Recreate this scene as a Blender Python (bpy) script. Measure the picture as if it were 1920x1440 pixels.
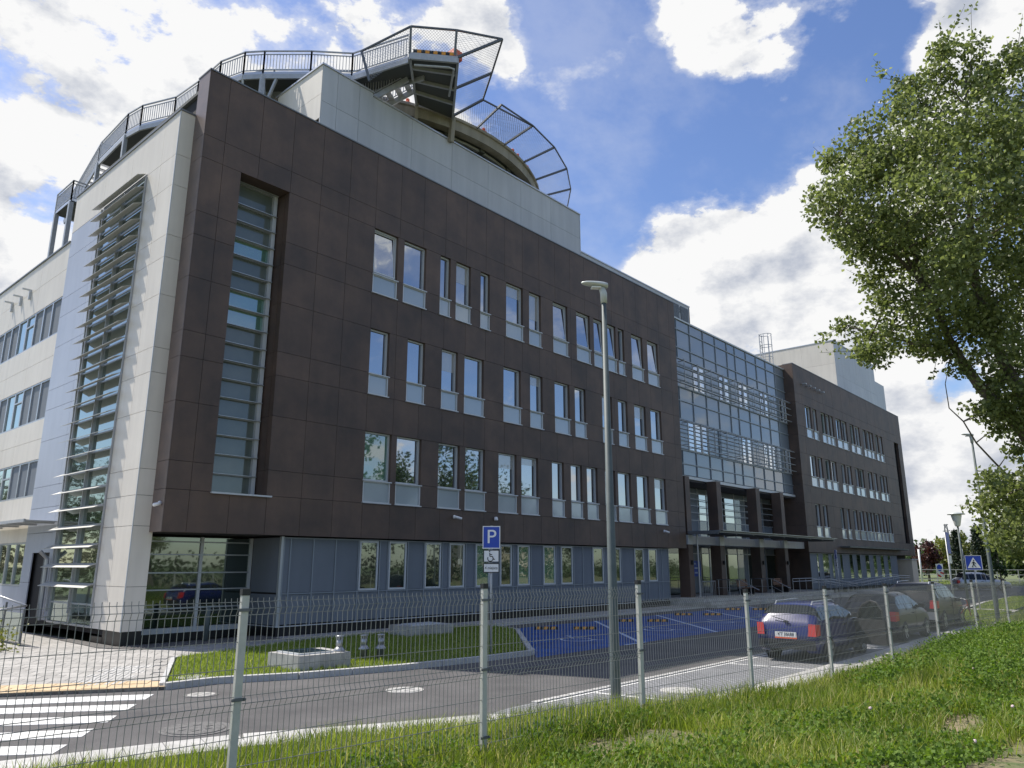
import bpy, math, random
import numpy as np
from mathutils import Vector, Matrix
for o in list(bpy.data.objects): bpy.data.objects.remove(o)
scene = bpy.context.scene
COL = scene.collection
random.seed(11)
RNG = np.random.default_rng(5)
R = math.radians

# ---------------------------------------------------------------- camera
cam_data = bpy.data.cameras.new('camera')
cam_data.sensor_width = 36; cam_data.lens = 26.23
cam_data.clip_start = 0.05; cam_data.clip_end = 3000
cam = bpy.data.objects.new('camera', cam_data); COL.objects.link(cam)
right = Vector((.66184, -.74965, -.00039)); up = Vector((-.17627, -.15613, .97188)); fwd = Vector((.72863, .64316, .23548))
m = Matrix.Identity(4)
for i in range(3):
    m[i][0] = right[i]; m[i][1] = up[i]; m[i][2] = -fwd[i]
m.translation = Vector((-9.694, -22.0, 2.3))
cam.matrix_world = m
scene.camera = cam
scene.render.resolution_x = 1024; scene.render.resolution_y = 768

# ---------------------------------------------------------------- light
SUN_FROM = Vector((-.217, .685, 1.0)).normalized()
SUN_EL = math.asin(SUN_FROM.z)
world = bpy.data.worlds.new('World'); scene.world = world; world.use_nodes = True
scene.view_settings.view_transform = 'Standard'; scene.view_settings.look = 'None'
scene.view_settings.gamma = 1.0; scene.view_settings.use_curve_mapping = False
scene.view_settings.exposure = 0.35
SKY_STRENGTH = 0.13
CLOUD_STRENGTH = 0.75

def build_world():
    nt = world.node_tree; nt.nodes.clear(); N = nt.nodes.new; L = nt.links.new
    out = N('ShaderNodeOutputWorld')
    sky = N('ShaderNodeTexSky'); sky.sky_type = 'NISHITA'; sky.sun_disc = False
    sky.sun_elevation = SUN_EL; sky.sun_rotation = math.atan2(SUN_FROM.x, SUN_FROM.y)
    sky.air_density = 1.0; sky.dust_density = 0.6; sky.ozone_density = 2.5
    tint = N('ShaderNodeHueSaturation'); tint.inputs['Saturation'].default_value = 1.10; tint.inputs['Hue'].default_value = .510; tint.inputs['Value'].default_value = 1.05
    L(sky.outputs[0], tint.inputs['Color'])
    bg = N('ShaderNodeBackground'); bg.inputs[1].default_value = SKY_STRENGTH; L(tint.outputs[0], bg.inputs[0])
    tc = N('ShaderNodeTexCoord')
    nrm = N('ShaderNodeVectorMath'); nrm.operation = 'NORMALIZE'; L(tc.outputs['Generated'], nrm.inputs[0])
    D = nrm.outputs[0]
    def noise(vec, scale, detail, rough):
        n = N('ShaderNodeTexNoise'); n.inputs['Scale'].default_value = scale; n.inputs['Detail'].default_value = detail
        n.inputs['Roughness'].default_value = rough; L(vec, n.inputs['Vector']); return n.outputs[0]
    def math_(op, a, b):
        n = N('ShaderNodeMath'); n.operation = op
        for i, v in enumerate((a, b)):
            if isinstance(v, (int, float)): n.inputs[i].default_value = v
            else: L(v, n.inputs[i])
        return n.outputs[0]
    def vm(op, a, b):
        n = N('ShaderNodeVectorMath'); n.operation = op; L(a, n.inputs[0])
        if isinstance(b, tuple): n.inputs[1].default_value = b
        else: L(b, n.inputs[1])
        return n.outputs[0] if op != 'DISTANCE' else n.outputs[1]
    sq = vm('MULTIPLY', D, (1, 1, 1.7))
    def fbm(v): return math_('ADD', math_('MULTIPLY', noise(v, 3.6, 2, .5), .36), math_('MULTIPLY', noise(v, 8.5, 10, .60), .64))
    n0 = fbm(sq)
    n1 = fbm(vm('ADD', sq, (-.010, .022, .055)))
    # cloud banks: (direction, angular radius, weight)
    BL = [(.833,.399,.383,.107,1),(.858,.324,.399,.079,1),(.842,.438,.316,.1,.8),(.89,.323,.323,.093,1),(.793,.452,.408,.036,.8),(.914,.282,.292,.079,.6),(.958,.222,.183,.086,.6),(.976,.191,.101,.064,1),(.971,.226,.078,.057,1),(.985,.161,.057,.064,.6),(.544,.54,.643,.05,1),(.583,.532,.614,.032,.7),(.746,.292,.599,.064,1),(.69,.35,.633,.05,.9),(.739,.338,.582,.036,.5),(.836,.073,.544,.079,1),(.837,.108,.537,.043,.9),(.811,.268,.519,.032,.55),(.668,.466,.58,.05,.45),(.754,.423,.502,.036,.35),(.172,.822,.543,.122,.6),(.241,.778,.581,.093,.45),(.268,.812,.519,.064,.8),(.226,.879,.42,.122,1),(.213,.919,.332,.107,.9),(.376,.695,.613,.122,.25),(.339,.742,.579,.093,.2),(.32,.804,.5,.043,.7),(.466,.632,.619,.064,.4),(.178,.873,.454,.064,.9),(.902,.208,.378,.086,.8),(.855,.253,.452,.029,.4),(.604,.525,.599,.021,.5),(.255,.802,.541,.055,-1.3),(.727,.487,.484,.086,-1),(.785,.352,.51,.107,-1),(.811,.186,.554,.079,-1),(.621,.471,.627,.05,-.8),(.706,.47,.529,.057,-.6),(.184,.845,.503,.029,-.5),(.895,.357,.268,.029,-.4)]
    acc = None
    for x, y, z, r, w in BL:
        d = vm('DISTANCE', D, (x, y, z))
        mr = N('ShaderNodeMapRange'); mr.interpolation_type = 'SMOOTHSTEP'
        mr.inputs['From Min'].default_value = 0; mr.inputs['From Max'].default_value = r * 1.75
        mr.inputs['To Min'].default_value = w; mr.inputs['To Max'].default_value = 0
        L(d, mr.inputs['Value'])
        acc = mr.outputs[0] if acc is None else math_('ADD', acc, mr.outputs[0])
    cl = N('ShaderNodeClamp'); L(acc, cl.inputs[0]); cl.inputs[1].default_value = -1; cl.inputs[2].default_value = 1
    dens = math_('ADD', n0, math_('MULTIPLY', cl.outputs[0], .15))
    mask = N('ShaderNodeMapRange'); mask.interpolation_type = 'SMOOTHSTEP'
    mask.inputs['From Min'].default_value = .512; mask.inputs['From Max'].default_value = .632
    L(dens, mask.inputs['Value'])
    core = N('ShaderNodeMapRange'); core.interpolation_type = 'SMOOTHSTEP'; core.inputs['From Min'].default_value = .545; core.inputs['From Max'].default_value = .592; L(dens, core.inputs['Value'])
    mask.inputs['To Max'].default_value = .55; mask.inputs['From Min'].default_value = .495; mask.inputs['From Max'].default_value = .60
    mask2 = math_('MAXIMUM', mask.outputs[0], core.outputs[0])
    shade = math_('ADD', math_('MULTIPLY', math_('SUBTRACT', n0, n1), 3.6), .66)
    thick = math_('SUBTRACT', shade, math_('MULTIPLY', math_('SUBTRACT', dens, .66), 1.3))
    ramp = N('ShaderNodeValToRGB'); L(thick, ramp.inputs[0])
    ramp.color_ramp.elements[0].position = .25; ramp.color_ramp.elements[0].color = (.54, .58, .67, 1)
    ramp.color_ramp.elements[1].position = .72; ramp.color_ramp.elements[1].color = (1.0, 1.0, 1.0, 1)
    bg2 = N('ShaderNodeBackground'); bg2.inputs[1].default_value = CLOUD_STRENGTH; L(ramp.outputs[0], bg2.inputs[0])
    veil = N('ShaderNodeMapRange'); veil.interpolation_type = 'SMOOTHSTEP'      # thin high haze
    veil.inputs['From Min'].default_value = .42; veil.inputs['From Max'].default_value = .70; veil.inputs['To Max'].default_value = .20
    L(noise(vm('MULTIPLY', D, (1.0, 1.6, 2.2)), 3.4, 6, .6), veil.inputs['Value'])
    inv = math_('SUBTRACT', 1.0, math_('MULTIPLY', math_('SUBTRACT', 1.0, mask2), math_('SUBTRACT', 1.0, veil.outputs[0])))
    mx = N('ShaderNodeMixShader'); L(inv, mx.inputs[0]); L(bg.outputs[0], mx.inputs[1]); L(bg2.outputs[0], mx.inputs[2])
    L(mx.outputs[0], out.inputs[0])
build_world()
world.cycles.sampling_method = 'MANUAL'; world.cycles.sample_map_resolution = 512
sun_data = bpy.data.lights.new('sun', 'SUN'); sun_data.energy = 5.0; sun_data.angle = R(.53); sun_data.color = (1, .94, .85)
sun = bpy.data.objects.new('sun', sun_data); COL.objects.link(sun)
sun.rotation_euler = SUN_FROM.to_track_quat('Z', 'Y').to_euler()

# ---------------------------------------------------------------- materials
MATS = {}
def mat(name, col, rough=.6, metal=0.0, col2=None, scale=4.0, detail=5, lo=.35, hi=.65, bump=0.0, bscale=30, rand=0.0, gloss=0.0, gcol=(.9, .95, 1, 1), grough=.02, coat=0.0, coords='Object', stretch=None, streak=0.0):
    mt = bpy.data.materials.new(name); mt.use_nodes = True; MATS[name] = mt
    nt = mt.node_tree; N = nt.nodes.new; L = nt.links.new
    b = nt.nodes['Principled BSDF']; out = nt.nodes['Material Output']
    b.inputs['Roughness'].default_value = rough; b.inputs['Metallic'].default_value = metal
    if coat: b.inputs['Coat Weight'].default_value = coat; b.inputs['Coat Roughness'].default_value = .04
    c = (*col, 1); b.inputs['Base Color'].default_value = c
    geo = N('ShaderNodeNewGeometry'); vec = geo.outputs['Position']
    if stretch:
        vmn = N('ShaderNodeVectorMath'); vmn.operation = 'MULTIPLY'; vmn.inputs[1].default_value = stretch; L(vec, vmn.inputs[0]); vec = vmn.outputs[0]
    last = None
    if col2 is not None:
        n = N('ShaderNodeTexNoise'); n.inputs['Scale'].default_value = scale; n.inputs['Detail'].default_value = detail; n.inputs['Roughness'].default_value = .62
        L(vec, n.inputs['Vector'])
        r = N('ShaderNodeValToRGB'); r.color_ramp.elements[0].position = lo; r.color_ramp.elements[1].position = hi
        r.color_ramp.elements[0].color = c; r.color_ramp.elements[1].color = (*col2, 1)
        L(n.outputs[0], r.inputs[0]); last = r.outputs[0]
    if rand:
        oi = N('ShaderNodeObjectInfo'); hs = N('ShaderNodeHueSaturation')
        mr = N('ShaderNodeMapRange'); mr.inputs['To Min'].default_value = 1 - rand; mr.inputs['To Max'].default_value = 1 + rand
        L(oi.outputs['Random'], mr.inputs['Value']); L(mr.outputs[0], hs.inputs['Value'])
        if last is None: hs.inputs['Color'].default_value = c
        else: L(last, hs.inputs['Color'])
        last = hs.outputs[0]
    if streak:
        sv = N('ShaderNodeVectorMath'); sv.operation = 'MULTIPLY'; sv.inputs[1].default_value = (3, 3, .25); L(geo.outputs['Position'], sv.inputs[0])
        sn = N('ShaderNodeTexNoise'); sn.inputs['Scale'].default_value = 1; sn.inputs['Detail'].default_value = 5; L(sv.outputs[0], sn.inputs['Vector'])
        sr = N('ShaderNodeMapRange'); sr.inputs['From Min'].default_value = .38; sr.inputs['From Max'].default_value = .68; sr.inputs['To Min'].default_value = 1; sr.inputs['To Max'].default_value = 1-streak; L(sn.outputs[0], sr.inputs['Value'])
        h2 = N('ShaderNodeHueSaturation'); L(sr.outputs[0], h2.inputs['Value'])
        if last is None: h2.inputs['Color'].default_value = c
        else: L(last, h2.inputs['Color'])
        last = h2.outputs[0]
    if last is not None: L(last, b.inputs['Base Color'])
    if bump:
        n2 = N('ShaderNodeTexNoise'); n2.inputs['Scale'].default_value = bscale; n2.inputs['Detail'].default_value = 4; L(vec, n2.inputs['Vector'])
        bp = N('ShaderNodeBump'); bp.inputs['Strength'].default_value = bump; bp.inputs['Distance'].default_value = .02
        L(n2.outputs[0], bp.inputs['Height']); L(bp.outputs[0], b.inputs['Normal'])
    if gloss:
        g = N('ShaderNodeBsdfGlossy'); g.inputs['Color'].default_value = gcol; g.inputs['Roughness'].default_value = grough
        lw = N('ShaderNodeFresnel'); lw.inputs['IOR'].default_value = 1.5
        ad = N('ShaderNodeMath'); ad.operation = 'ADD'; ad.use_clamp = True; ad.inputs[1].default_value = gloss; L(lw.outputs[0], ad.inputs[0])
        # float-glass waviness
        n3 = N('ShaderNodeTexNoise'); n3.inputs['Scale'].default_value = .9; n3.inputs['Detail'].default_value = 1; L(vec, n3.inputs['Vector'])
        bp3 = N('ShaderNodeBump'); bp3.inputs['Strength'].default_value = .05; bp3.inputs['Distance'].default_value = .08
        L(n3.outputs[0], bp3.inputs['Height']); L(bp3.outputs[0], g.inputs['Normal'])
        mx = N('ShaderNodeMixShader'); L(ad.outputs[0], mx.inputs[0]); L(b.outputs[0], mx.inputs[1]); L(g.outputs[0], mx.inputs[2]); L(mx.outputs[0], out.inputs[0])
    return mt
def brickmat(name, c1, c2, mortar, w, h, msize=.012, rough=.85, off=.5):
    mt = bpy.data.materials.new(name); mt.use_nodes = True; MATS[name] = mt
    nt = mt.node_tree; N = nt.nodes.new; L = nt.links.new; b = nt.nodes['Principled BSDF']; b.inputs['Roughness'].default_value = rough
    geo = N('ShaderNodeNewGeometry'); t = N('ShaderNodeTexBrick'); L(geo.outputs['Position'], t.inputs['Vector'])
    t.inputs['Color1'].default_value = (*c1, 1); t.inputs['Color2'].default_value = (*c2, 1); t.inputs['Mortar'].default_value = (*mortar, 1)
    t.inputs['Scale'].default_value = 1; t.inputs['Mortar Size'].default_value = msize; t.inputs['Brick Width'].default_value = w; t.inputs['Row Height'].default_value = h; t.offset = off
    n = N('ShaderNodeTexNoise'); n.inputs['Scale'].default_value = 1.2; n.inputs['Detail'].default_value = 8; L(geo.outputs['Position'], n.inputs['Vector'])
    mx = N('ShaderNodeMix'); mx.data_type = 'RGBA'; mx.blend_type = 'MULTIPLY'; mx.inputs[0].default_value = .5
    L(t.outputs[0], mx.inputs[6])
    r = N('ShaderNodeValToRGB'); r.color_ramp.elements[0].position = .3; r.color_ramp.elements[0].color = (.55, .55, .55, 1); r.color_ramp.elements[1].position = .7; L(n.outputs[0], r.inputs[0]); L(r.outputs[0], mx.inputs[7])
    L(mx.outputs[2], b.inputs['Base Color'])
    bp = N('ShaderNodeBump'); bp.inputs['Strength'].default_value = .4; bp.inputs['Distance'].default_value = .01; bp.invert = True; L(t.outputs['Fac'], bp.inputs['Height']); L(bp.outputs[0], b.inputs['Normal'])
    return mt
def leafmat(name, cols, trans=.35, rough=.5):
    """foliage: colour varies leaf by leaf through the 'tint' attribute, light passes through"""
    mt = bpy.data.materials.new(name); mt.use_nodes = True; MATS[name] = mt
    nt = mt.node_tree; N = nt.nodes.new; L = nt.links.new; b = nt.nodes['Principled BSDF']; out = nt.nodes['Material Output']
    b.inputs['Roughness'].default_value = rough
    a = N('ShaderNodeAttribute'); a.attribute_name = 'tint'
    r = N('ShaderNodeValToRGB'); L(a.outputs['Fac'], r.inputs[0])
    while len(r.color_ramp.elements) < len(cols): r.color_ramp.elements.new(.5)
    for i, c in enumerate(cols):
        r.color_ramp.elements[i].position = i / (len(cols) - 1); r.color_ramp.elements[i].color = (*c, 1)
    L(r.outputs[0], b.inputs['Base Color'])
    t = N('ShaderNodeBsdfTranslucent'); hs = N('ShaderNodeHueSaturation'); hs.inputs['Value'].default_value = 1.5; hs.inputs['Saturation'].default_value = 1.1
    L(r.outputs[0], hs.inputs['Color']); L(hs.outputs[0], t.inputs['Color'])
    mx = N('ShaderNodeMixShader'); mx.inputs[0].default_value = trans; L(b.outputs[0], mx.inputs[1]); L(t.outputs[0], mx.inputs[2]); L(mx.outputs[0], out.inputs[0])
    return mt

mat('brown', (.067, .047, .038), .58, col2=(.155, .098, .068), scale=.6, detail=10, lo=.36, hi=.80, rand=.10, bump=.04, bscale=60, streak=.10)
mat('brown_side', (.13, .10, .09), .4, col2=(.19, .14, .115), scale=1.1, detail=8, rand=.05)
mat('dark_back', (.012, .011, .011), .8)
mat('soffit', (.06, .052, .048), .7)
mat('cream', (.67, .62, .54), .5, col2=(.71, .66, .58), scale=.6, rand=.03, streak=.09)
mat('bluegrey', (.36, .39, .46), .4, col2=(.40, .43, .50), scale=.5, rand=.03, streak=.06)
mat('white_panel', (.45, .465, .49), .45, col2=(.49, .50, .52), scale=.5, rand=.04, streak=.10)
mat('alu', (.42, .44, .46), .4, .55)
mat('alu_mid', (.24, .27, .30), .45, .2)
mat('alu_light', (.52, .54, .55), .45, .15)
mat('alu_dark', (.17, .18, .19), .45, .4)
mat('cap_metal', (.55, .56, .58), .35, .6)
mat('galv', (.38, .395, .41), .48, .35, col2=(.46, .47, .48), scale=6)
mat('galv_dark', (.13, .14, .15), .5, .4)
mat('glass', (.012, .016, .017), .1, gloss=.36)
mat('glass_green', (.06, .17, .10), .2, gloss=.20)
mat('glass_dark', (.014, .022, .018), .1, gloss=.11, gcol=(.8, .95, .9, 1))
mat('blind', (.34, .33, .29), .5, gloss=.16)
mat('glass_clear', (.30, .32, .32), .2, gloss=.45)
mat('spandrel', (.135, .165, .20), .45, col2=(.155, .19, .225), scale=.4, gloss=.025, rand=.07)
mat('bay_spandrel', (.14, .162, .188), .7, col2=(.16, .182, .21), scale=.4, rand=.06, streak=.06)
mat('glass_slot', (.075, .095, .080), .5, col2=(.115, .135, .115), scale=.5, gloss=.02)
mat('apron', (.30, .35, .38), .3, col2=(.33, .38, .41), scale=.6, gloss=.06, grough=.08)
mat('plinth', (.010, .010, .011), .35)
mat('louver', (.46, .455, .42), .5, .2)
mat('concrete', (.29, .28, .265), .85, col2=(.47, .46, .43), scale=2.5, detail=10, bump=.25, bscale=50)
mat('concrete_ring', (.23, .21, .17), .85, col2=(.36, .33, .27), scale=1.2, detail=9, bump=.2, stretch=(1, 1, .15))
mat('deck_dark', (.085, .092, .09), .8)
mat('net', (.30, .31, .32), .5, .4)
mat('orange', (.75, .12, .03), .5); mat('stripe_orange', (.70, .30, .03), .6); mat('black', (.012, .012, .013), .5); mat('rubber', (.018, .018, .019), .8)
mat('asphalt', (.058, .056, .057), .9, col2=(.135, .130, .128), scale=.7, detail=14, lo=.25, hi=.78, bump=.5, bscale=160)
mat('blue_paint', (.014, .048, .19), .8, col2=(.017, .085, .33), scale=1.3, detail=14, bump=.25, bscale=150)
mat('white_paint', (.26, .26, .25), .8, col2=(.66, .66, .64), scale=7, detail=12, lo=.30, hi=.46, bump=.2, bscale=120)
mat('blue_mark', (.35, .45, .65), .7, col2=(.5, .58, .72), scale=8)
mat('slab', (.31, .30, .28), .85, col2=(.39, .375, .35), scale=5, rand=.13, bump=.2, bscale=80)
mat('slab_light', (.39, .385, .365), .85, col2=(.49, .48, .46), scale=4, detail=8, rand=.10, bump=.2, bscale=70)
mat('slab_tan', (.52, .39, .23), .85, col2=(.60, .46, .29), scale=6, rand=.10, bump=.2, bscale=80)
mat('kerbstone', (.40, .40, .39), .85, col2=(.50, .50, .49), scale=7, rand=.06, bump=.2, bscale=80)
mat('joint', (.16, .155, .145), .95)
brickmat('paving', (.33, .32, .30), (.40, .385, .36), (.20, .19, .18), .42, .42)
brickmat('pavers', (.23, .235, .245), (.27, .275, .285), (.12, .12, .12), .22, .11)
mat('cover_dark', (.10, .098, .096), .9, col2=(.17, .165, .16), scale=14, detail=4, bump=.9, bscale=30)
mat('soil', (.24, .19, .12), .95, col2=(.085, .115, .035), scale=1.6, detail=10, lo=.38, hi=.58, bump=.6, bscale=25)
mat('lawn_soil', (.06, .10, .025), .95, col2=(.12, .14, .045), scale=3, detail=8)
mat('field', (.09, .12, .045), .95, col2=(.13, .15, .06), scale=.05, detail=8)
mat('gravel', (.07, .068, .065), .95, col2=(.18, .17, .16), scale=22, detail=6, bump=.9, bscale=60)
mat('post_grey', (.42, .43, .39), .5, .1, col2=(.50, .50, .46), scale=8)
mat('wire', (.19, .20, .19), .6, .05)
mat('lamp_pole', (.070, .092, .092), .6, 0, col2=(.088, .11, .11), scale=5)
mat('lamp_head', (.50, .53, .50), .4, .1)
mat('lens', (.75, .76, .70), .2)
mat('sign_blue', (.016, .06, .42), .4); mat('sign_white', (.80, .80, .80), .5); mat('flower', (.62, .48, .50), .8); mat('sign_grey', (.30, .31, .32), .5, .3); mat('red', (.55, .02, .02), .3, coat=.5)
mat('wood', (.16, .075, .04), .6, col2=(.22, .11, .06), scale=9, stretch=(1, 8, 8))
mat('steel', (.36, .37, .38), .38, .6)
mat('bark', (.075, .062, .048), .9, col2=(.16, .14, .11), scale=7, detail=9, bump=.8, bscale=20, stretch=(1, 1, .25))
mat('paint_blue', (.004, .009, .10), .3, coat=.5); mat('paint_black', (.006, .006, .007), .35, coat=.15); mat('paint_grey', (.018, .020, .024), .38, .1, coat=.15); mat('paint_silver', (.42, .44, .47), .3, .6, coat=.8); mat('paint_white', (.7, .7, .7), .3, coat=.8)
mat('car_glass', (.008, .011, .010), .06); mat('trim', (.02, .02, .021), .6); mat('rim', (.40, .41, .42), .35, .8); mat('plate', (.75, .75, .72), .5)
mat('wall_cream', (.58, .50, .38), .8, col2=(.62, .54, .42), scale=2); mat('roof_red', (.42, .07, .035), .8, col2=(.50, .10, .05), scale=3)
leafmat('poplar_leaf', [(.075, .10, .028), (.135, .17, .052), (.215, .255, .09), (.34, .37, .17)], .44, .45)
leafmat('tree_leaf', [(.02, .04, .008), (.04, .075, .016), (.07, .11, .028)], .3)
leafmat('conifer_leaf', [(.010, .020, .010), (.018, .034, .014), (.032, .05, .02)], .15)
leafmat('red_leaf', [(.035, .010, .012), (.06, .018, .018), (.09, .035, .022)], .25)
leafmat('yellow_leaf', [(.10, .12, .02), (.16, .18, .03), (.22, .22, .05)], .3)
leafmat('grass_blade', [(.105, .155, .018), (.18, .245, .032), (.29, .345, .065), (.48, .43, .20)], .42, .55)
leafmat('weed_leaf', [(.06, .11, .014), (.095, .165, .022), (.145, .23, .034), (.21, .30, .055)], .35, .8)

# ---------------------------------------------------------------- mesh helpers
class MB:
    def __init__(s): s.v = []; s.f = []; s.mi = []
    def add(s, vs, fs, mi=0):
        n = len(s.v); s.v.extend([tuple(p) for p in vs]); s.f.extend([tuple(i + n for i in f) for f in fs]); s.mi.extend([mi] * len(fs)); return s
    def box(s, x0, x1, y0, y1, z0, z1, mi=0):
        return s.add([(x0,y0,z0),(x1,y0,z0),(x1,y1,z0),(x0,y1,z0),(x0,y0,z1),(x1,y0,z1),(x1,y1,z1),(x0,y1,z1)],
                     [(0,3,2,1),(4,5,6,7),(0,1,5,4),(1,2,6,5),(2,3,7,6),(3,0,4,7)], mi)
    def poly(s, pts, z0, z1, mi=0):          # prism over a plan polygon (counter-clockwise)
        n = len(pts); vs = [(x, y, z0) for x, y in pts] + [(x, y, z1) for x, y in pts]
        return s.add(vs, [tuple(range(n, 2*n)), tuple(range(n-1, -1, -1))] + [(i, (i+1) % n, n+(i+1) % n, n+i) for i in range(n)], mi)
    def quad(s, a, b, c, d, mi=0): return s.add([a, b, c, d], [(0,1,2,3)], mi)
    def bar(s, a, b, w, h=None, mi=0, upv=(0,0,1)):   # rectangular bar from a to b
        h = h or w; a = Vector(a); b = Vector(b); d = (b - a).normalized(); u = Vector(upv)
        if abs(d.dot(u)) > .98: u = Vector((1,0,0))
        r = d.cross(u).normalized() * w / 2; u = r.cross(d).normalized() * h / 2
        vs = [a-r-u, a+r-u, a+r+u, a-r+u, b-r-u, b+r-u, b+r+u, b-r+u]
        return s.add(vs, [(0,3,2,1),(4,5,6,7),(0,1,5,4),(1,2,6,5),(2,3,7,6),(3,0,4,7)], mi)
    def tube(s, pts, r, n=6, mi=0, cap=True):
        pts = [Vector(p) for p in pts]; rs = r if isinstance(r, (list, tuple)) else [r] * len(pts)
        base = len(s.v); prev = None
        for i, p in enumerate(pts):
            d = (pts[min(i+1, len(pts)-1)] - pts[max(i-1, 0)]).normalized()
            if prev is None: u = d.orthogonal().normalized()
            else:
                u = prev - d * prev.dot(d)
                u = u.normalized() if u.length > 1e-6 else d.orthogonal().normalized()
            prev = u; w = d.cross(u)
            for k in range(n):
                a = 2*math.pi*k/n; s.v.append(tuple(p + (u*math.cos(a) + w*math.sin(a)) * rs[i]))
        for i in range(len(pts)-1):
            for k in range(n):
                k2 = (k+1) % n; s.f.append((base+i*n+k, base+i*n+k2, base+(i+1)*n+k2, base+(i+1)*n+k)); s.mi.append(mi)
        if cap:
            s.f.append(tuple(base+k for k in range(n-1, -1, -1))); s.mi.append(mi)
            e = base + (len(pts)-1)*n; s.f.append(tuple(e+k for k in range(n))); s.mi.append(mi)
        return s
    def lathe(s, prof, cx=0, cy=0, z0=0, n=16, mi=0):   # prof: (radius, z)
        base = len(s.v)
        for r, z in prof:
            for k in range(n): a = 2*math.pi*k/n; s.v.append((cx + r*math.cos(a), cy + r*math.sin(a), z0 + z))
        for i in range(len(prof)-1):
            for k in range(n):
                k2 = (k+1) % n; s.f.append((base+i*n+k, base+i*n+k2, base+(i+1)*n+k2, base+(i+1)*n+k)); s.mi.append(mi)
        s.f.append(tuple(base+k for k in range(n-1, -1, -1))); s.mi.append(mi)
        e = base + (len(prof)-1)*n; s.f.append(tuple(e+k for k in range(n))); s.mi.append(mi)
        return s
    def mesh(s, name, mats, smooth=False):
        me = bpy.data.meshes.new(name); me.from_pydata(s.v, [], s.f)
        for mm in (mats if isinstance(mats, (list, tuple)) else [mats]): me.materials.append(MATS[mm] if isinstance(mm, str) else mm)
        if any(s.mi): me.polygons.foreach_set('material_index', s.mi)
        if smooth: me.polygons.foreach_set('use_smooth', [True]*len(me.polygons))
        me.update(); return me
def link(name, data, parent=None, loc=None, rz=0.0, scale=None):
    o = bpy.data.objects.new(name, data); COL.objects.link(o)
    if parent is not None: o.parent = parent
    if loc is not None: o.location = loc
    if rz: o.rotation_euler[2] = rz
    if scale is not None: o.scale = scale
    return o
def tag(o, label, cat, group=None):
    o['label'] = label; o['category'] = cat
    if group: o['group'] = group
    return o
def struct(o): o['kind'] = 'structure'; return o
def part(name, mb, mats, parent, smooth=False, wl=False):
    """one mesh object under its thing; wl: the mesh is given in world coordinates"""
    o = link(name, mb.mesh(name, mats, smooth), parent)
    if wl: o.matrix_parent_inverse = Matrix.Translation(-Vector(parent.location))
    return o
def thing(name, label, cat, loc=(0,0,0), rz=0, group=None):
    o = link(name, None, None, loc, rz); o.empty_display_size = .2; return tag(o, label, cat, group)
def one(name, mb, mats, label, cat, group=None, smooth=False, loc=None, rz=0):
    o = link(name, mb.mesh(name, mats, smooth), None, loc, rz); return tag(o, label, cat, group)
def copy_tree(o, parent=None):
    c = o.copy(); COL.objects.link(c)
    if parent is not None: c.parent = parent
    for ch in list(o.children): copy_tree(ch, c)
    return c
def fast_mesh(name, verts, tris, matname, tint=None, smooth=False):
    me = bpy.data.meshes.new(name); nv = len(verts); nf = len(tris); k = tris.shape[1]
    me.vertices.add(nv); me.vertices.foreach_set('co', np.ascontiguousarray(verts, dtype=np.float32).ravel())
    me.loops.add(nf*k); me.loops.foreach_set('vertex_index', np.ascontiguousarray(tris, dtype=np.int32).ravel())
    me.polygons.add(nf); me.polygons.foreach_set('loop_start', np.arange(0, nf*k, k, dtype=np.int32)); me.polygons.foreach_set('loop_total', np.full(nf, k, dtype=np.int32))
    if smooth: me.polygons.foreach_set('use_smooth', np.ones(nf, dtype=bool))
    if tint is not None:
        at = me.attributes.new('tint', 'FLOAT', 'POINT'); at.data.foreach_set('value', np.ascontiguousarray(tint, dtype=np.float32))
    me.materials.append(MATS[matname]); me.update(calc_edges=True); me.validate(); return me
def leaf_arrays(centers, size, up_bias=0.0, aspect=.8, tint=None):
    """one folded diamond leaf (two triangles) at every centre"""
    n = len(centers); d = RNG.normal(size=(n,3)); d[:,2] += up_bias; d /= np.linalg.norm(d, axis=1)[:,None]
    t = RNG.normal(size=(n,3)); s = np.cross(d, t); s /= np.linalg.norm(s, axis=1)[:,None]
    sz = size * RNG.uniform(.65, 1.3, size=(n,1)); nn = np.cross(d, s)
    a = centers; b = centers + d*sz*.45 + s*sz*aspect*.5 + nn*sz*.10; c = centers + d*sz; e = centers + d*sz*.45 - s*sz*aspect*.5 + nn*sz*.10
    V = np.stack([a, b, c, e], 1).reshape(-1, 3); i = np.arange(n)[:,None]*4
    F = np.concatenate([i + np.array([[0,1,2]]), i + np.array([[0,2,3]])], 0)
    tt = RNG.random(n) if tint is None else tint
    return V, F, np.repeat(tt, 4)
def text_mesh(name, body, size, matname, extrude=.002):
    cu = bpy.data.curves.new(name, 'FONT'); cu.body = body; cu.size = size; cu.extrude = extrude; cu.align_x = 'CENTER'; cu.align_y = 'CENTER'
    ob = bpy.data.objects.new(name, cu); COL.objects.link(ob); dg = bpy.context.evaluated_depsgraph_get(); dg.update()
    me = bpy.data.meshes.new_from_object(ob.evaluated_get(dg)); bpy.data.objects.remove(ob); bpy.data.curves.remove(cu)
    me.name = name; me.materials.clear(); me.materials.append(MATS[matname]); return me
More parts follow.
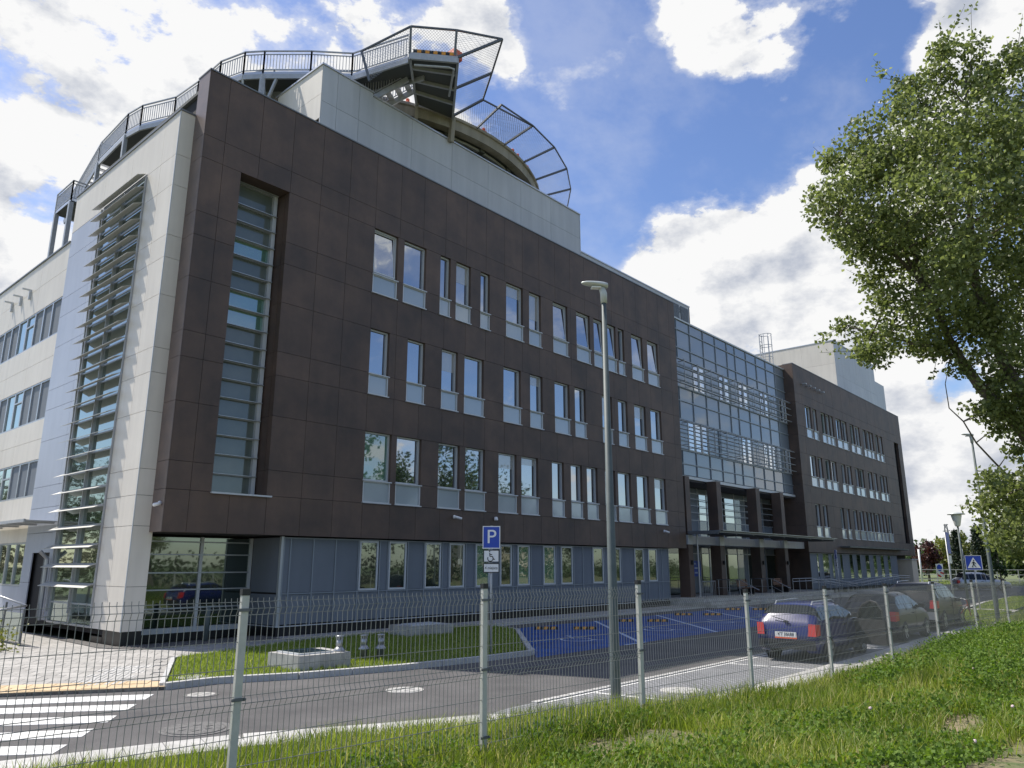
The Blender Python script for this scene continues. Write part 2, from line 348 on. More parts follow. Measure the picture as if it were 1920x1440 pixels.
# ================================================================ setting: ground, road, paving, lawn, bank
UNIT = {}
def unit(matname, bevel=0):
    if matname not in UNIT: UNIT[matname] = MB().box(-.5,.5,-.5,.5,-.5,.5).mesh('unit_' + matname, matname)
    return UNIT[matname]
def block(name, parent, x0, x1, y0, y1, z0, z1, matname):
    """a box-shaped piece sharing one mesh per material (parent's own origin at the world origin)"""
    o = bpy.data.objects.new(name, unit(matname)); COL.objects.link(o); o.parent = parent
    o.location = ((x0+x1)/2, (y0+y1)/2, (z0+z1)/2); o.scale = (x1-x0, y1-y0, z1-z0); return o
def sheet(name, pts, z, matname, z0=None):
    mb = MB().poly(pts, z - .02 if z0 is None else z0, z)
    return struct(link(name, mb.mesh(name, matname)))
def inpoly(x, y, P):
    c = False; n = len(P)
    for i in range(n):
        x1, y1 = P[i]; x2, y2 = P[i-1]
        if (y1 > y) != (y2 > y) and x < (x2-x1)*(y-y1)/(y2-y1)+x1: c = not c
    return c
sheet('ground', [(-700,-700),(900,-700),(900,900),(-700,900)], -.07, 'field')
road = sheet('road', [(-40,-14.2),(14,-14.2),(24,-13.1),(40,-12.2),(56,-12.0),(60,-40),(80,-60),(88,-60),(84,-1),(84,40),(76,40),(72,-1.0),(40,-1.0),(-4,-1.6),(-9,3),(-40,18)], 0, 'asphalt', -.06)

# blue bays for disabled drivers, laid at 45 degrees
bx = lambda x, y: x + (y + 2.9) * 6.45 / 6.25
X0 = [12.25, 17.2, 22.15, 27.1, 32.05]
blue = sheet('parking_bays', [(bx(X0[0],-9.15),-9.15),(bx(X0[4],-9.15),-9.15),(X0[4],-2.9),(X0[0],-2.9)], .004, 'blue_paint', -.01)
def stroke(parent, name, pts, w, z, matname, closed=False):
    mb = MB(); P = [Vector((*p, 0)) for p in pts]; n = len(P)
    L_, R_ = [], []
    for i in range(n):
        a = P[(i-1) % n] if (closed or i > 0) else P[i]; b = P[(i+1) % n] if (closed or i < n-1) else P[i]
        d = (b - a).normalized(); nn = Vector((-d.y, d.x, 0)) * w/2; L_.append(P[i]+nn); R_.append(P[i]-nn)
    for i in range(n if closed else n-1):
        j = (i+1) % n; mb.quad((L_[i].x,L_[i].y,z),(R_[i].x,R_[i].y,z),(R_[j].x,R_[j].y,z),(L_[j].x,L_[j].y,z))
    return link(name, mb.mesh(name, matname), parent)
for x in X0[1:4]: stroke(blue, 'bay_line', [(bx(x,-9.2),-9.2),(x,-2.9)], .14, .008, 'blue_mark')
stroke(blue, 'bay_line', [(bx(X0[4],-9.2),-9.2),(X0[4],-2.9)], .14, .008, 'blue_mark')
stroke(blue, 'bay_line', [(bx(X0[1],-9.2)-.9,-9.2),(bx(X0[1],-9.2)+.3,-9.2)], .12, .012, 'blue_mark')
# wheelchair marks
def wheelchair(parent, T, w, matname, zf=None, name='wheelchair_mark'):
    """T maps local (u, v) in a 1 x 1 field to a plan point; the mark is a set of strokes"""
    arc = [(.46+.25*math.cos(a), .28+.25*math.sin(a)) for a in [R(150)+R(235)*k/14 for k in range(15)]]
    segs = [arc, [(.40,.80),(.42,.47),(.66,.47),(.76,.22),(.88,.22)], [(.42,.64),(.62,.64)]]
    for s_ in segs: stroke(parent, name, [T(u, v) for u, v in s_], w, .009, matname)
    stroke(parent, name, [T(.40+.035*math.cos(k*math.pi/4), .90+.035*math.sin(k*math.pi/4)) for k in range(8)], w*.9, .010, matname, True)
for i in range(4):
    cx, cy = bx((X0[i]+X0[i+1])/2, -6.9), -6.9
    d = Vector((.72,.69)); s_ = Vector((.69,-.72))
    wheelchair(blue, lambda u, v: (cx + (d.x*(v-.5) + s_.x*(u-.5))*2.0, cy + (d.y*(v-.5) + s_.y*(u-.5))*2.0), .09, 'blue_mark')
# wheel stops, two in each bay: black rubber with yellow-orange blocks
stop_spots = [(12.55,-4.02),(13.48,-5.07),(17.62,-4.05),(18.55,-5.1),(22.85,-3.93),(23.75,-4.95),(28.3,-3.8),(29.25,-4.88)]
where = ['of bay one, lawn side', 'of bay one, road side', 'of the second bay, wall side', 'of the second bay, road side', 'of the third bay, wall side', 'of the third bay, road side', 'of the farthest bay, wall side', 'of the farthest bay, road side']
for k, (x, y) in enumerate(stop_spots):
    t = thing('wheel_stop', 'orange-and-black wheel stop ' + where[k].replace('of bay one','of the blue bay beside the lawn'), 'wheel stop', (x, y, .004), R(-48), 'wheel stops in the blue bays')
    if k == 0:
        pr = [(-.085,0),(.085,0),(.05,.10),(-.05,.10)]
        mb = MB(); mb.add([(sx, p[0], p[1]) for sx in (-.42,.42) for p in pr], [(0,1,5,4),(1,2,6,5),(2,3,7,6),(3,0,4,7),(3,2,1,0),(4,5,6,7)])
        me_b = mb.mesh('rubber_block', 'rubber'); ms = []
        for j in range(3):
            mb = MB(); xa = -.36 + j*.27
            mb.add([(xa,-.079,.012),(xa+.13,-.079,.012),(xa+.16,-.053,.095),(xa+.03,-.053,.095)], [(0,1,2,3)]).add([(xa+.03,-.05,.104),(xa+.16,-.05,.104),(xa+.16,.05,.104),(xa+.03,.05,.104)], [(0,1,2,3)])
            for q in range(4): mb.v[q] = (mb.v[q][0], mb.v[q][1]-.006, mb.v[q][2])
            ms.append(mb.mesh('reflector', 'stripe_orange'))
    link('rubber_block', me_b, t)
    for j in range(3): link('reflector', ms[j], t)

# crossing stripes (the road bends to the left here)
zebra = []
for tr, br, bl, tl in [((-3.09,-7.44),(-3.44,-7.88),(-5.26,-6.5),(-5.14,-6.03)),((-3.73,-8.24),(-4.05,-8.65),(-5.52,-7.48),(-5.38,-6.95)),((-4.35,-9.01),(-4.66,-9.45),(-5.79,-8.51),(-5.65,-7.97)),((-4.97,-9.78),(-5.28,-10.21),(-6.07,-9.55),(-5.95,-9.09)),((-5.58,-10.57),(-5.88,-10.96),(-6.34,-10.56),(-6.2,-10.05))]:
    d = (Vector(tl)-Vector(tr)).normalized()*3.2; tl2 = Vector(tr)+d; bl2 = Vector(br)+d
    mb = MB().poly([tuple(tl2), tuple(bl2), br, tr], -.005, .006)
    link('crossing_stripe', mb.mesh('crossing_stripe', 'white_paint'), road)
# grey paver parking lane by the fence, its double edge line and bay marks
lane = sheet('parking_lane', [(-.6,-13.35),(.2,-14.3),(1.2,-15.25),(24.3,-15.25),(24.3,-13.25),(.3,-13.2)], .004, 'pavers', -.02)
def pieces_along(parent, name, a, b, w, z0, z1, step, matname, gap=.012):
    a = Vector(a); b = Vector(b); L_ = (b-a).length; n = max(1, round(L_/step)); st = L_/n; d = (b-a)/L_; ang = math.atan2(d.y, d.x)
    for i in range(n):
        c = a + d*(i+.5)*st
        o = bpy.data.objects.new(name, unit(matname)); COL.objects.link(o); o.parent = parent
        o.location = (c.x, c.y, (z0+z1)/2); o.scale = (st-gap, w, z1-z0); o.rotation_euler[2] = ang
pieces_along(lane, 'edge_block', (.8,-13.22), (24.3,-13.22), .13, -.02, .022, .25, 'slab_light', .03)
stroke(lane, 'bay_line', [(.9,-13.36),(24.2,-13.36)], .07, .008, 'white_paint')
for x in (2.45, 8.0, 13.6, 19.2): stroke(lane, 'bay_line', [(x-.1,-13.42),(x+.12,-15.2)], .11, .009, 'white_paint')
# light concrete verge strip between the parking lane / road and the grass bank
strip = struct(link('kerb_strip', MB().poly([(-12,-10.3),(-12,-11.2),(-6.9,-11.75),(-4.25,-12.6),(-2.7,-13.45),(-1.25,-14.2),(.3,-15.4),(1.6,-16.1),(40,-16.35),(40,-15.3),(1.2,-15.25),(0.15,-14.3),(-.55,-13.3),(-2,-12.71),(-3.76,-11.84),(-6.49,-11.12)], -.03, .028).mesh('kerb_strip', 'joint')))
pts = [(-12,-10.75),(-6.7,-11.43),(-4.0,-12.22),(-2.35,-13.08),(-.85,-13.78),(.25,-14.85),(1.4,-15.66)]
for a, b in zip(pts, pts[1:]): pieces_along(strip, 'slab', a, b, .80, -.02, .045, .5, 'slab_light')
pieces_along(strip, 'slab', (1.5,-15.66), (16,-15.74), .74, -.02, .045, .5, 'slab_light')
pieces_along(strip, 'kerb_stone', (16,-15.66), (30,-15.74), .74, -.02, .045, 1.0, 'slab_light')

# pavement on the left: grey slabs, tan tactile strip, light guiding strip
PV = [(-14,-.1),(-9.2,-3.05),(-2.72,-7.12),(-.72,-3.05),(1.18,-2.48),(3.9,-1.75),(3.9,.28),(-.55,.72),(-.55,34),(-14,34)]
pave = struct(link('pavement', MB().poly(PV[::1], -.05, .055).mesh('pavement', 'paving')))
link('tactile_band', MB().poly([(-9.2,-3.05),(-2.72,-7.12),(-2.40,-6.42),(-8.75,-2.42)], .0, .068).mesh('tactile_band','slab_tan'), pave)
tang = Vector((-3.09+5.14, -7.44+6.03)).normalized(); nrm_ = Vector((-tang.y, tang.x))
o0 = Vector((-2.72,-7.12)); cnt = 0
for j in range(0, 23):
    for i in range(-19, 3):
        s_ = .42; off = .21 if j % 2 else 0
        c = o0 + tang*(i*s_+off) + nrm_*((j+.5)*s_)
        ok = all(inpoly(c.x+a*.19, c.y+b*.19, PV) for a in (-1,1) for b in (-1,1)) and c.x > -8.2 and (c.x < -.62 or c.y < .6)
        if not ok: continue
        guide = (i in (-4,-3) and 1 <= j <= 7)
        if cnt > 296: continue
        mname = 'slab_tan' if j in (0, 1) else ('slab_light' if guide else 'slab')
        o = bpy.data.objects.new('paving_slab', unit(mname)); COL.objects.link(o); o.parent = pave
        o.location = (c.x, c.y, (.034 if mname != 'slab_tan' else .040) + random.uniform(-.002,.002)); o.scale = (s_-.014, s_-.014, .07); o.rotation_euler[2] = math.atan2(tang.y, tang.x); cnt += 1
        if guide:
            mb_ = unit('slab_light')
            for q in (-.12, 0, .12):
                p2 = c + tang*q
                r_ = bpy.data.objects.new('guide_rib', mb_); COL.objects.link(r_); r_.parent = pave
                r_.location = (p2.x, p2.y, .072); r_.scale = (.05, s_-.02, .012); r_.rotation_euler[2] = o.rotation_euler[2]
# path along the front wall with its white edge
path = sheet('footpath', [(3.9,-1.72),(34,-1.72),(34,3),(3.9,.9)], .05, 'joint', -.05)
for i in range(30):
    for j in range(3):
        block('paving_slab', path, 4.0+i*.9, 4.0+i*.9+.886, -1.58+j*.62, -1.58+j*.62+.606, 0, .062, 'slab')
pieces_along(path, 'kerb_stone', (3.9,-1.68), (33.5,-1.68), .12, -.02, .10, 1.0, 'slab_light')
gr = sheet('gravel_bed', [(-.5,-.1),(3.9,-.35),(3.9,1.0),(-.5,1.0)], .075, 'gravel', 0)
sheet('gravel_strip', [(-.95,1.0),(-.5,-.1),(-.5,7.0),(-.75,7.0)], .078, 'gravel', 0)
# stones of the gravel beds
pts_ = []
for _ in range(1500):
    x, y = random.uniform(-.5,3.9), random.uniform(-.3,.75); pts_.append((x, y))
V, F = [], []
for x, y in pts_:
    s_ = random.uniform(.018,.045); b = len(V); a = random.uniform(0, 3)
    for k in range(4): V.append((x+s_*math.cos(a+k*1.57), y+s_*math.sin(a+k*1.57), .07))
    V.append((x, y, .075+s_*.9)); F += [(b,b+1,b+4),(b+1,b+2,b+4),(b+2,b+3,b+4),(b+3,b,b+4)]
st = link('gravel_stones', fast_mesh('gravel_stones', np.array(V), np.array(F), 'gravel'), None); st['kind'] = 'stuff'

# lawn with kerb
LAWN = [(-2.62,-6.95),(-1.75,-6.98),(-.26,-7.66),(1.97,-8.26),(4.21,-8.55),(6.0,-8.62),(6.45,-8.2),(10.9,-3.9),(11.3,-2.6),(11.0,-1.78),(3.94,-1.78),(1.18,-2.55),(-.65,-3.1)]
lawn = sheet('lawn', LAWN, .10, 'lawn_soil', -.05)
kerb = struct(link('lawn_kerb', MB().box(5.0,5.3,-8.72,-8.66,-.02,.02).mesh('lawn_kerb', 'joint')))
def kerb_run(parent, pts, w, z0, z1, step=1.0, matname='kerbstone'):
    for a, b in zip(pts, pts[1:]): pieces_along(parent, 'kerb_stone', a, b, w, z0, z1, step, matname)
kerb_run(kerb, [(-2.74,-7.05),(-1.72,-7.06),(-.26,-7.74),(1.97,-8.34),(4.21,-8.63),(6.0,-8.70),(6.28,-8.62),(6.55,-8.3),(11.02,-3.95),(11.42,-2.6),(11.2,-1.8)], .15, -.05, .125)
kerb_run(kerb, [(-2.75,-6.98),(-.72,-3.05),(1.15,-2.5)], .10, -.05, .115)

def blades(n, sampler, hmin, hmax, w, zf, lean=.5, tint=None):
    XY = sampler(n); n = len(XY); z = zf(XY[:,0], XY[:,1]) - .01
    h = RNG.uniform(hmin, hmax, n)*RNG.uniform(.6,1,n); a = RNG.uniform(0, 2*np.pi, n); la = RNG.uniform(0, 2*np.pi, n); ln = RNG.uniform(.1, 1, n)*lean*h
    ww = w*RNG.uniform(.6,1.4,n); sx, sy = np.cos(a)*ww/2, np.sin(a)*ww/2; lx, ly = np.cos(la)*ln, np.sin(la)*ln
    B = np.stack([XY[:,0], XY[:,1], z], 1)
    v0 = B + np.stack([-sx,-sy,0*sx],1); v1 = B + np.stack([sx,sy,0*sx],1)
    v2 = B + np.stack([sx*.8+lx*.35, sy*.8+ly*.35, h*.6],1); v3 = B + np.stack([-sx*.8+lx*.35,-sy*.8+ly*.35,h*.6],1)
    v4 = B + np.stack([lx, ly, h*.98],1)
    V = np.stack([v0,v1,v2,v3,v4],1).reshape(-1,3); i = np.arange(n)[:,None]*5
    F = np.concatenate([i+np.array([[0,1,2]]), i+np.array([[0,2,3]]), i+np.array([[3,2,4]])],0)
    tt = np.clip(RNG.normal(.42,.2,n),0,1) if tint is None else tint(XY)
    return V, F, np.repeat(tt,5)
def poly_sampler(P):
    P = np.array(P); lo, hi = P.min(0), P.max(0)
    def f(n):
        q = RNG.uniform(lo, hi, size=(n*2,2)); c = np.zeros(len(q), bool)
        for i in range(len(P)):
            x1,y1 = P[i]; x2,y2 = P[i-1]
            if y1 == y2: continue
            cond = ((y1 > q[:,1]) != (y2 > q[:,1])) & (q[:,0] < (x2-x1)*(q[:,1]-y1)/(y2-y1)+x1); c ^= cond
        return q[c][:n]
    return f
V, F, T = blades(42000, poly_sampler(LAWN), .05, .15, .014, lambda x, y: 0*x+.10, .7)
o = link('lawn_grass', fast_mesh('lawn_grass', V, F, 'grass_blade', T)); o['kind'] = 'stuff'

# grass bank on which the fence and the photographer stand
EDGE = [(-60,-10.2),(-12,-11.2),(-6.9,-11.8),(-4.25,-12.65),(-2.7,-13.5),(-1.25,-14.25),(.3,-15.45),(1.6,-16.15),(24,-16.3),(26,-16.0),(60,-14.6),(80,-14.6)]
ex = np.array([p[0] for p in EDGE]); ey = np.array([p[1] for p in EDGE])
def lump(x, y):
    return .05*np.sin(x*1.7+.6*y)*np.cos(y*1.3-.4*x) + .03*np.sin(x*4.1+1.3)*np.sin(y*3.7)
def bank_z(x, y):
    d = np.interp(x, ex, ey) - y                                    # metres behind the paved edge
    fd = np.interp(x, ex, ey) - (-16.35 - .10096*(x+6.49))          # where the fence stands
    t = np.clip(d/np.maximum(fd, .4), 0, 1); s_ = t*t*(3-2*t)
    lvl = np.interp(x, [-20, -1, 2, 40], [.50, .46, .33, .30])
    back = np.clip((d-fd)/4.0, 0, 1); back = back*back*(3-2*back)
    hump = .28*np.exp(-(((x-9.5)/4.0)**2 + ((y+18.9)/1.3)**2)) + .22*np.exp(-(((x-2.5)/1.6)**2 + ((y+19.2)/.9)**2))
    return .02 + s_*lvl + back*(.68-lvl) + np.clip(d,0,1)*lump(x,y) + hump*np.clip(d-fd+.6,0,1)
xs = np.concatenate([np.arange(-60,-14,2.0), np.arange(-14,16,.25), np.arange(16,80.1,1.6)])
tv = np.concatenate([np.linspace(0,8,41)**1.0, [10,14,20,30,60]])
GX, GT = np.meshgrid(xs, tv, indexing='ij'); GY = np.interp(GX, ex, ey) - GT
GZ = bank_z(GX, GY); GZ[:,0] = -.02
V = np.stack([GX,GY,GZ],-1).reshape(-1,3); nx, ny = GX.shape
I = (np.arange(nx-1)[:,None]*ny + np.arange(ny-1)[None,:]).ravel()
F = np.stack([I, I+1, I+ny+1, I+ny],1)[:, ::-1]
bank = struct(link('grass_bank', fast_mesh('grass_bank', V, F, 'soil', None, True)))
def bare(x, y):          # trodden bare patches
    return (np.sin(x*.9+1.0)*np.sin(y*1.9+.5) + .6*np.sin(x*2.3+y*1.7) + .4*np.sin(x*5.1-y*4.3))
def bank_sampler(x0, x1, d0, d1, near=True, keep=None):
    def f(n):
        m_ = int(n*2.2); x = RNG.uniform(x0, x1, m_); d = RNG.uniform(d0, d1, m_); y = np.interp(x, ex, ey) - d
        # inside the camera's plan wedge only
        rx, ry = x+9.694, y+22; az = np.degrees(np.arctan2(rx, ry)); dist = np.hypot(rx, ry)
        ok = (az > 8) & (az < 89) & (dist > 4.2)
        if keep is not None: ok &= keep(x, y)
        return np.stack([x,y],1)[ok][:n]
    return f
def fence_y(x): return -16.35 - .10096*(x+6.49)
def tint_grass(XY):
    p = .5+.5*np.sin(XY[:,0]*1.1+.8*XY[:,1])*np.cos(XY[:,1]*2.1-.5*XY[:,0])
    t = np.clip(RNG.normal(.36,.17,len(XY))+.42*(p-.5),0,.8); dry = RNG.random(len(XY)) < .13
    t[dry] = RNG.uniform(.85,1,dry.sum()); return t
def keep_thin(x, y):
    front = y < fence_y(x)-.35
    b = (bare(x, y) > .95) | ((((x+2.2)/1.4)**2+((y+20.7)/.32)**2 < 1) | (((x-2.3)/2.2)**2+((y+20.9)/.35)**2 < 1) | (((x+.6)/.8)**2+((y+20.0)/.2)**2 < 1))
    return ~(front & b & (RNG.random(len(x)) < .86))
arr = [blades(22000, bank_sampler(-9,14,.10,1.1,keep=keep_thin), .05, .17, .010, bank_z, .6, tint_grass),
       blades(62000, bank_sampler(-9,14,.9,3.4,keep=keep_thin), .14, .40, .010, bank_z, .55, tint_grass),
       blades(150000, bank_sampler(-9,14,1.5,6.5,keep=keep_thin), .08, .28, .010, bank_z, .8, tint_grass),
       blades(45000, bank_sampler(12,34,.05,7,keep=None), .15, .45, .018, bank_z, .6, tint_grass)]
def merge(arr):
    V, F, T = [], [], []; n = 0
    for v, f, t in arr: V.append(v); F.append(f+n); T.append(t); n += len(v)
    return np.concatenate(V), np.concatenate(F), np.concatenate(T)
V, F, T = merge(arr)
o = link('bank_grass', fast_mesh('bank_grass', V, F, 'grass_blade', T)); o['kind'] = 'stuff'
# broad-leaved weeds: low clumps of clover and nettle
cl = bank_sampler(-8,16,1.2,7.0,keep=lambda x,y: (bare(x,y) < .9) & (y < fence_y(x)+.4) & ((np.sin(x*1.9+y*1.1)*np.sin(y*2.3-x*.7) > -.25) | (((x-9.2)/4)**2+((y+18.9)/1.2)**2 < 1)) & ~((((x+2.2)/1.4)**2+((y+20.7)/.32)**2 < 1) | (((x-2.3)/2.2)**2+((y+20.9)/.35)**2 < 1) | (((x+.6)/.8)**2+((y+20.0)/.2)**2 < 1)))(3600)
ctr, tt = [], []
for x, y in cl:
    big = ((x-2.5)/1.7)**2 + ((y+19.2)/1.0)**2 < 1 or ((x-9.2)/4)**2 + ((y+18.9)/1.2)**2 < 1
    k = random.randint(30, 55); r = random.uniform(.10,.26)*(1.25 if big else 1); hh = random.uniform(.08,.2)*(2.4 if big else 1)
    q = RNG.normal(size=(k,3))*np.array([r*.6,r*.6,0]); q[:,2] = RNG.uniform(.02,hh,k)
    q[:,0] += x; q[:,1] += y; q[:,2] += bank_z(q[:,0], q[:,1]); ctr.append(q); tt.append(np.clip(RNG.normal(random.uniform(.25,.6),.15,k),0,1))
V, F, T = leaf_arrays(np.concatenate(ctr), .038, .25, .85, np.concatenate(tt))
o = link('bank_weeds', fast_mesh('bank_weeds', V, F, 'weed_leaf', T)); o['kind'] = 'stuff'
# flower heads of clover and dandelion clocks
mbf = MB()
for x, y in bank_sampler(-2,12,3.0,6.5)(18):
    z = float(bank_z(np.array([x]), np.array([y]))[0]) + random.uniform(.10,.22)
    mbf.lathe([(.004,-.016),(.016,-.010),(.020,0),(.015,.012),(.004,.018)], x, y, z, 7); mbf.tube([(x,y,z-.012),(x+.01,y,z-.2)], .003, 4)
o = link('clover_flowers', mbf.mesh('clover_flowers', 'flower' if 'flower' in MATS else 'sign_white')); o['kind'] = 'stuff'
# verges and kerbs of the drive far right
for k, P in enumerate([[(24.6,-15.9),(24.6,-14.0),(30,-13.4),(34.5,-13.2),(34.5,-15.2)],[(36.5,-15.0),(36.5,-13.3),(44,-12.5),(55,-12.3),(56,-14.4)],[(86,-40),(110,-60),(112,45),(86,45)]]):
    s_ = sheet('verge', P, .09, 'lawn_soil', -.05)
    V, F, T = blades(9000 if k < 2 else 14000, poly_sampler(P), .06, .16, .03 if k < 2 else .08, lambda x, y: 0*x+.09, .7)
    o = link('verge_grass', fast_mesh('verge_grass', V, F, 'grass_blade', T)); o['kind'] = 'stuff'
kb = struct(link('drive_kerb', MB().box(30,30.4,-13.3,-13.2,-.02,.05).mesh('drive_kerb','joint')))
kerb_run(kb, [(24.4,-13.9),(30,-13.3),(44,-12.4),(56,-12.2)], .15, -.05, .12, 1.0, 'slab_light')
kerb_run(kb, [(85.8,-40),(85.6,0),(85.6,40)], .25, -.05, .12, 4.0, 'slab_light')
sheet('side_pavement', [(34.5,-15.3),(34.5,-13.1),(36.5,-13.0),(36.5,-15.2)], .085, 'slab', -.05)

# access covers
def cover(x, y, z, r, matname, label, collar='concrete'):
    t = thing('manhole_cover', label, 'manhole cover', (x, y, z))
    part('collar', MB().lathe([(r,-.03),(r,.006),(r*.86,.006),(r*.84,.002)], n=28), collar, t)
    mb = MB().lathe([(r*.80,-.03),(r*.80,.010),(r*.74,.014)], n=28)
    for k in range(6): a = k*math.pi/3; mb.box(r*.4*math.cos(a)-.05, r*.4*math.cos(a)+.05, r*.4*math.sin(a)-.015, r*.4*math.sin(a)+.015, .014, .02)
    part('lid', mb, matname, t)
cover(.25, -10.52, .002, .36, 'slab_light', 'round pale manhole cover in the middle of the asphalt road')
cover(-4.0, -10.9, .002, .50, 'cover_dark', 'large round cobbled manhole cover beside the crossing stripes', 'cover_dark')
cover(-2.55, -8.15, .002, .30, 'concrete', 'flat worn manhole cover just off the end of the crossing', 'cover_dark')
cover(-1.98, -6.62, .112, .30, 'slab_light', 'white round cover set in the corner of the small lawn')
cover(3.6, -14.5, .008, .40, 'slab_light', 'pale round manhole cover in the grey paver parking lane')
# ================================================================ the hospital building
B = thing('hospital_building', 'long hospital block with dark brown panels, cream stair tower and glazed centre', 'building', (0,0,0))
H, Z0, YW = 18.44, 3.23, .78
def bpart(name, mb, mats, parent=B, smooth=False): return part(name, mb, mats, parent, smooth)
G = .006   # half joint
def panel_field(name, x0, x1, zs, cols, wins, y0, y1, matname, holes=()):
    """rows between the levels zs; windows (x, width, zlo, zhi) and holes are left open"""
    n = 0
    for za, zb in zip(zs, zs[1:]):
        cuts = [(wx, wx+ww) for wx, ww, a, b in wins if a < zb-.05 and b > za+.05] + [(a, b) for a, b, c, d in holes if c < zb-.05 and d > za+.05]
        cuts.sort(); segs = []; cur = x0
        for a, b in cuts:
            if a > cur: segs.append((cur, a))
            cur = max(cur, b)
        if cur < x1: segs.append((cur, x1))
        for a, b in segs:
            inner = [c for c in cols if a+.22 < c < b-.22]; e = [a] + inner + [b]
            for p, q in zip(e, e[1:]):
                block(name, B, p + (G if p != a or a == x0 else 0), q - (G if q != b or b == x1 else 0), y0, y1, za+G, zb-G, matname); n += 1
    return n
ROWS = [Z0, 4.47, 5.31, 7.11, 8.50, 9.33, 11.09, 12.51, 13.32, 15.22, 16.04, H]
HEAD = {1: (12.51, 13.32, 15.22), 2: (8.50, 9.33, 11.09), 3: (4.47, 5.31, 7.11)}
L1 = [(7.08,1.2),(8.61,1.2),(10.62,.6),(11.56,.9),(13.1,.6),(14.82,1.2),(16.48,.9),(18.34,1.2),(20.3,1.2),(21.85,.9),(23.01,.95),(24.2,.6),(25.56,1.2),(27.28,1.2)]
L2 = [(7.1,.93),(8.95,.93),(10.82,.93),(12.15,1.2),(14.65,1.2),(16.52,.93),(18.39,1.2),(20.03,.93),(22.44,.93),(23.96,.93),(25.59,1.2),(27.32,1.2)]
L3 = [(7.07,1.25),(8.58,1.25),(10.75,1.2),(12.28,1.2),(14.34,1.2),(15.87,1.2),(18.1,.93),(19.58,.93),(20.91,.93),(22.52,.93),(23.71,1.25),(25.57,1.25),(27.41,1.25)]
W1 = [(52.11,1.3),(53.81,.93),(55.78,1.1),(57.0,.93),(58.05,.75),(59.56,1.4),(61.14,1.3),(63.34,1.1),(64.79,1.4),(67.14,.93),(68.2,1.2),(69.55,.85),(71.1,.97),(72.5,.97)]
W2 = [(52.18,1.4),(53.91,1.1),(55.71,1.2),(57.19,1.3),(59.69,1.1),(61.2,1.3),(63.49,1.1),(64.75,1.3),(67.26,1.4),(69.21,1.0),(71.09,1.4),(72.8,.8)]
W3 = [(52.35,1.1),(54.04,1.1),(58.28,.9),(59.92,.8),(61.7,1.1),(63.4,1.3),(65.07,.77),(66.02,1.0),(67.25,.77),(68.29,1.3),(69.86,.85),(71.0,.8),(72.27,1.2)]
WIN = [(x,w,HEAD[r][0],HEAD[r][2]) for r, l in ((1,L1),(2,L2),(3,L3)) for x, w in l]
WINR = [(x,w,HEAD[r][0],HEAD[r][2]) for r, l in ((1,W1),(2,W2),(3,W3)) for x, w in l]
XA, XB, XC = 30.73, 50.09, 80.74
cols = [.72 + 1.272*k for k in range(24)]
SLOT = (1.38, 3.25, 4.47, 15.25)
panel_field('cladding_panel', .012, XA, ROWS, cols, WIN, 0, .25, 'brown', [(SLOT[0], SLOT[1], SLOT[2], SLOT[3])])
# backing of the slab (slot stays open to the wall behind)
mb = MB()
for a in ((.012,SLOT[0],Z0,H),(SLOT[1],XA,Z0,H),(SLOT[0],SLOT[1],Z0,SLOT[2]),(SLOT[0],SLOT[1],SLOT[3],H)): mb.box(a[0],a[1],.253,YW,a[2]+.02,a[3]-.01)
bpart('slab_wall', mb, 'dark_back')
bpart('soffit', MB().box(.03,XA-.01,.02,YW+3,Z0+.012,Z0+.03), 'soffit')
zj = [Z0]+ROWS[1:-1]+[H]
for a, b in zip(ROWS, ROWS[1:]):
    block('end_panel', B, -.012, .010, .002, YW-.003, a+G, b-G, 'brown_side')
bpart('roof_edge', MB().box(-.03,XA+.01,-.03,YW+.05,H,H+.05), 'alu_dark')
# reveal of the tall slot and its glazing
S0, S1, SZ0, SZ1 = SLOT
for za, zb in zip(ROWS[1:], ROWS[2:10]): 
    block('reveal_panel', B, S1-.012, S1+.0, .255, YW-.01, za+G, zb-G, 'brown')
bpart('slot_ceiling', MB().box(S0,S1-.013,.02,YW,SZ1-.02,SZ1+.0), 'brown')
bpart('slot_sill', MB().box(S0-.02,S1+.15,-.09,YW,SZ0-.05,SZ0+.0), 'alu_light')
# stair glazing in the slot
lv = [SZ0+.02+.62*k for k in range(18)]; lv = [z for z in lv if z < SZ1-.3]+[SZ1-.03]
mb = MB().box(S0+.22,S0+.28,.72,.86,SZ0,SZ1-.02).box(S1-.20,S1-.06,.66,.86,SZ0,SZ1-.02)
bpart('slot_jamb', mb, 'alu_light')
for i, (a, b) in enumerate(zip(lv, lv[1:])):
    block('slot_pane', B, S0+.0, S1-.06, .80, .83, a+.03, b-.03, 'glass_green' if i in (9,10,13) else 'glass_slot')
    block('transom', B, S0+.0, S1-.06, .70, .88, b-.03, b+.03, 'alu')
    block('sun_blade', B, S0+.02, S1-.07, .58, .68, b-.010, b+.010, 'alu')

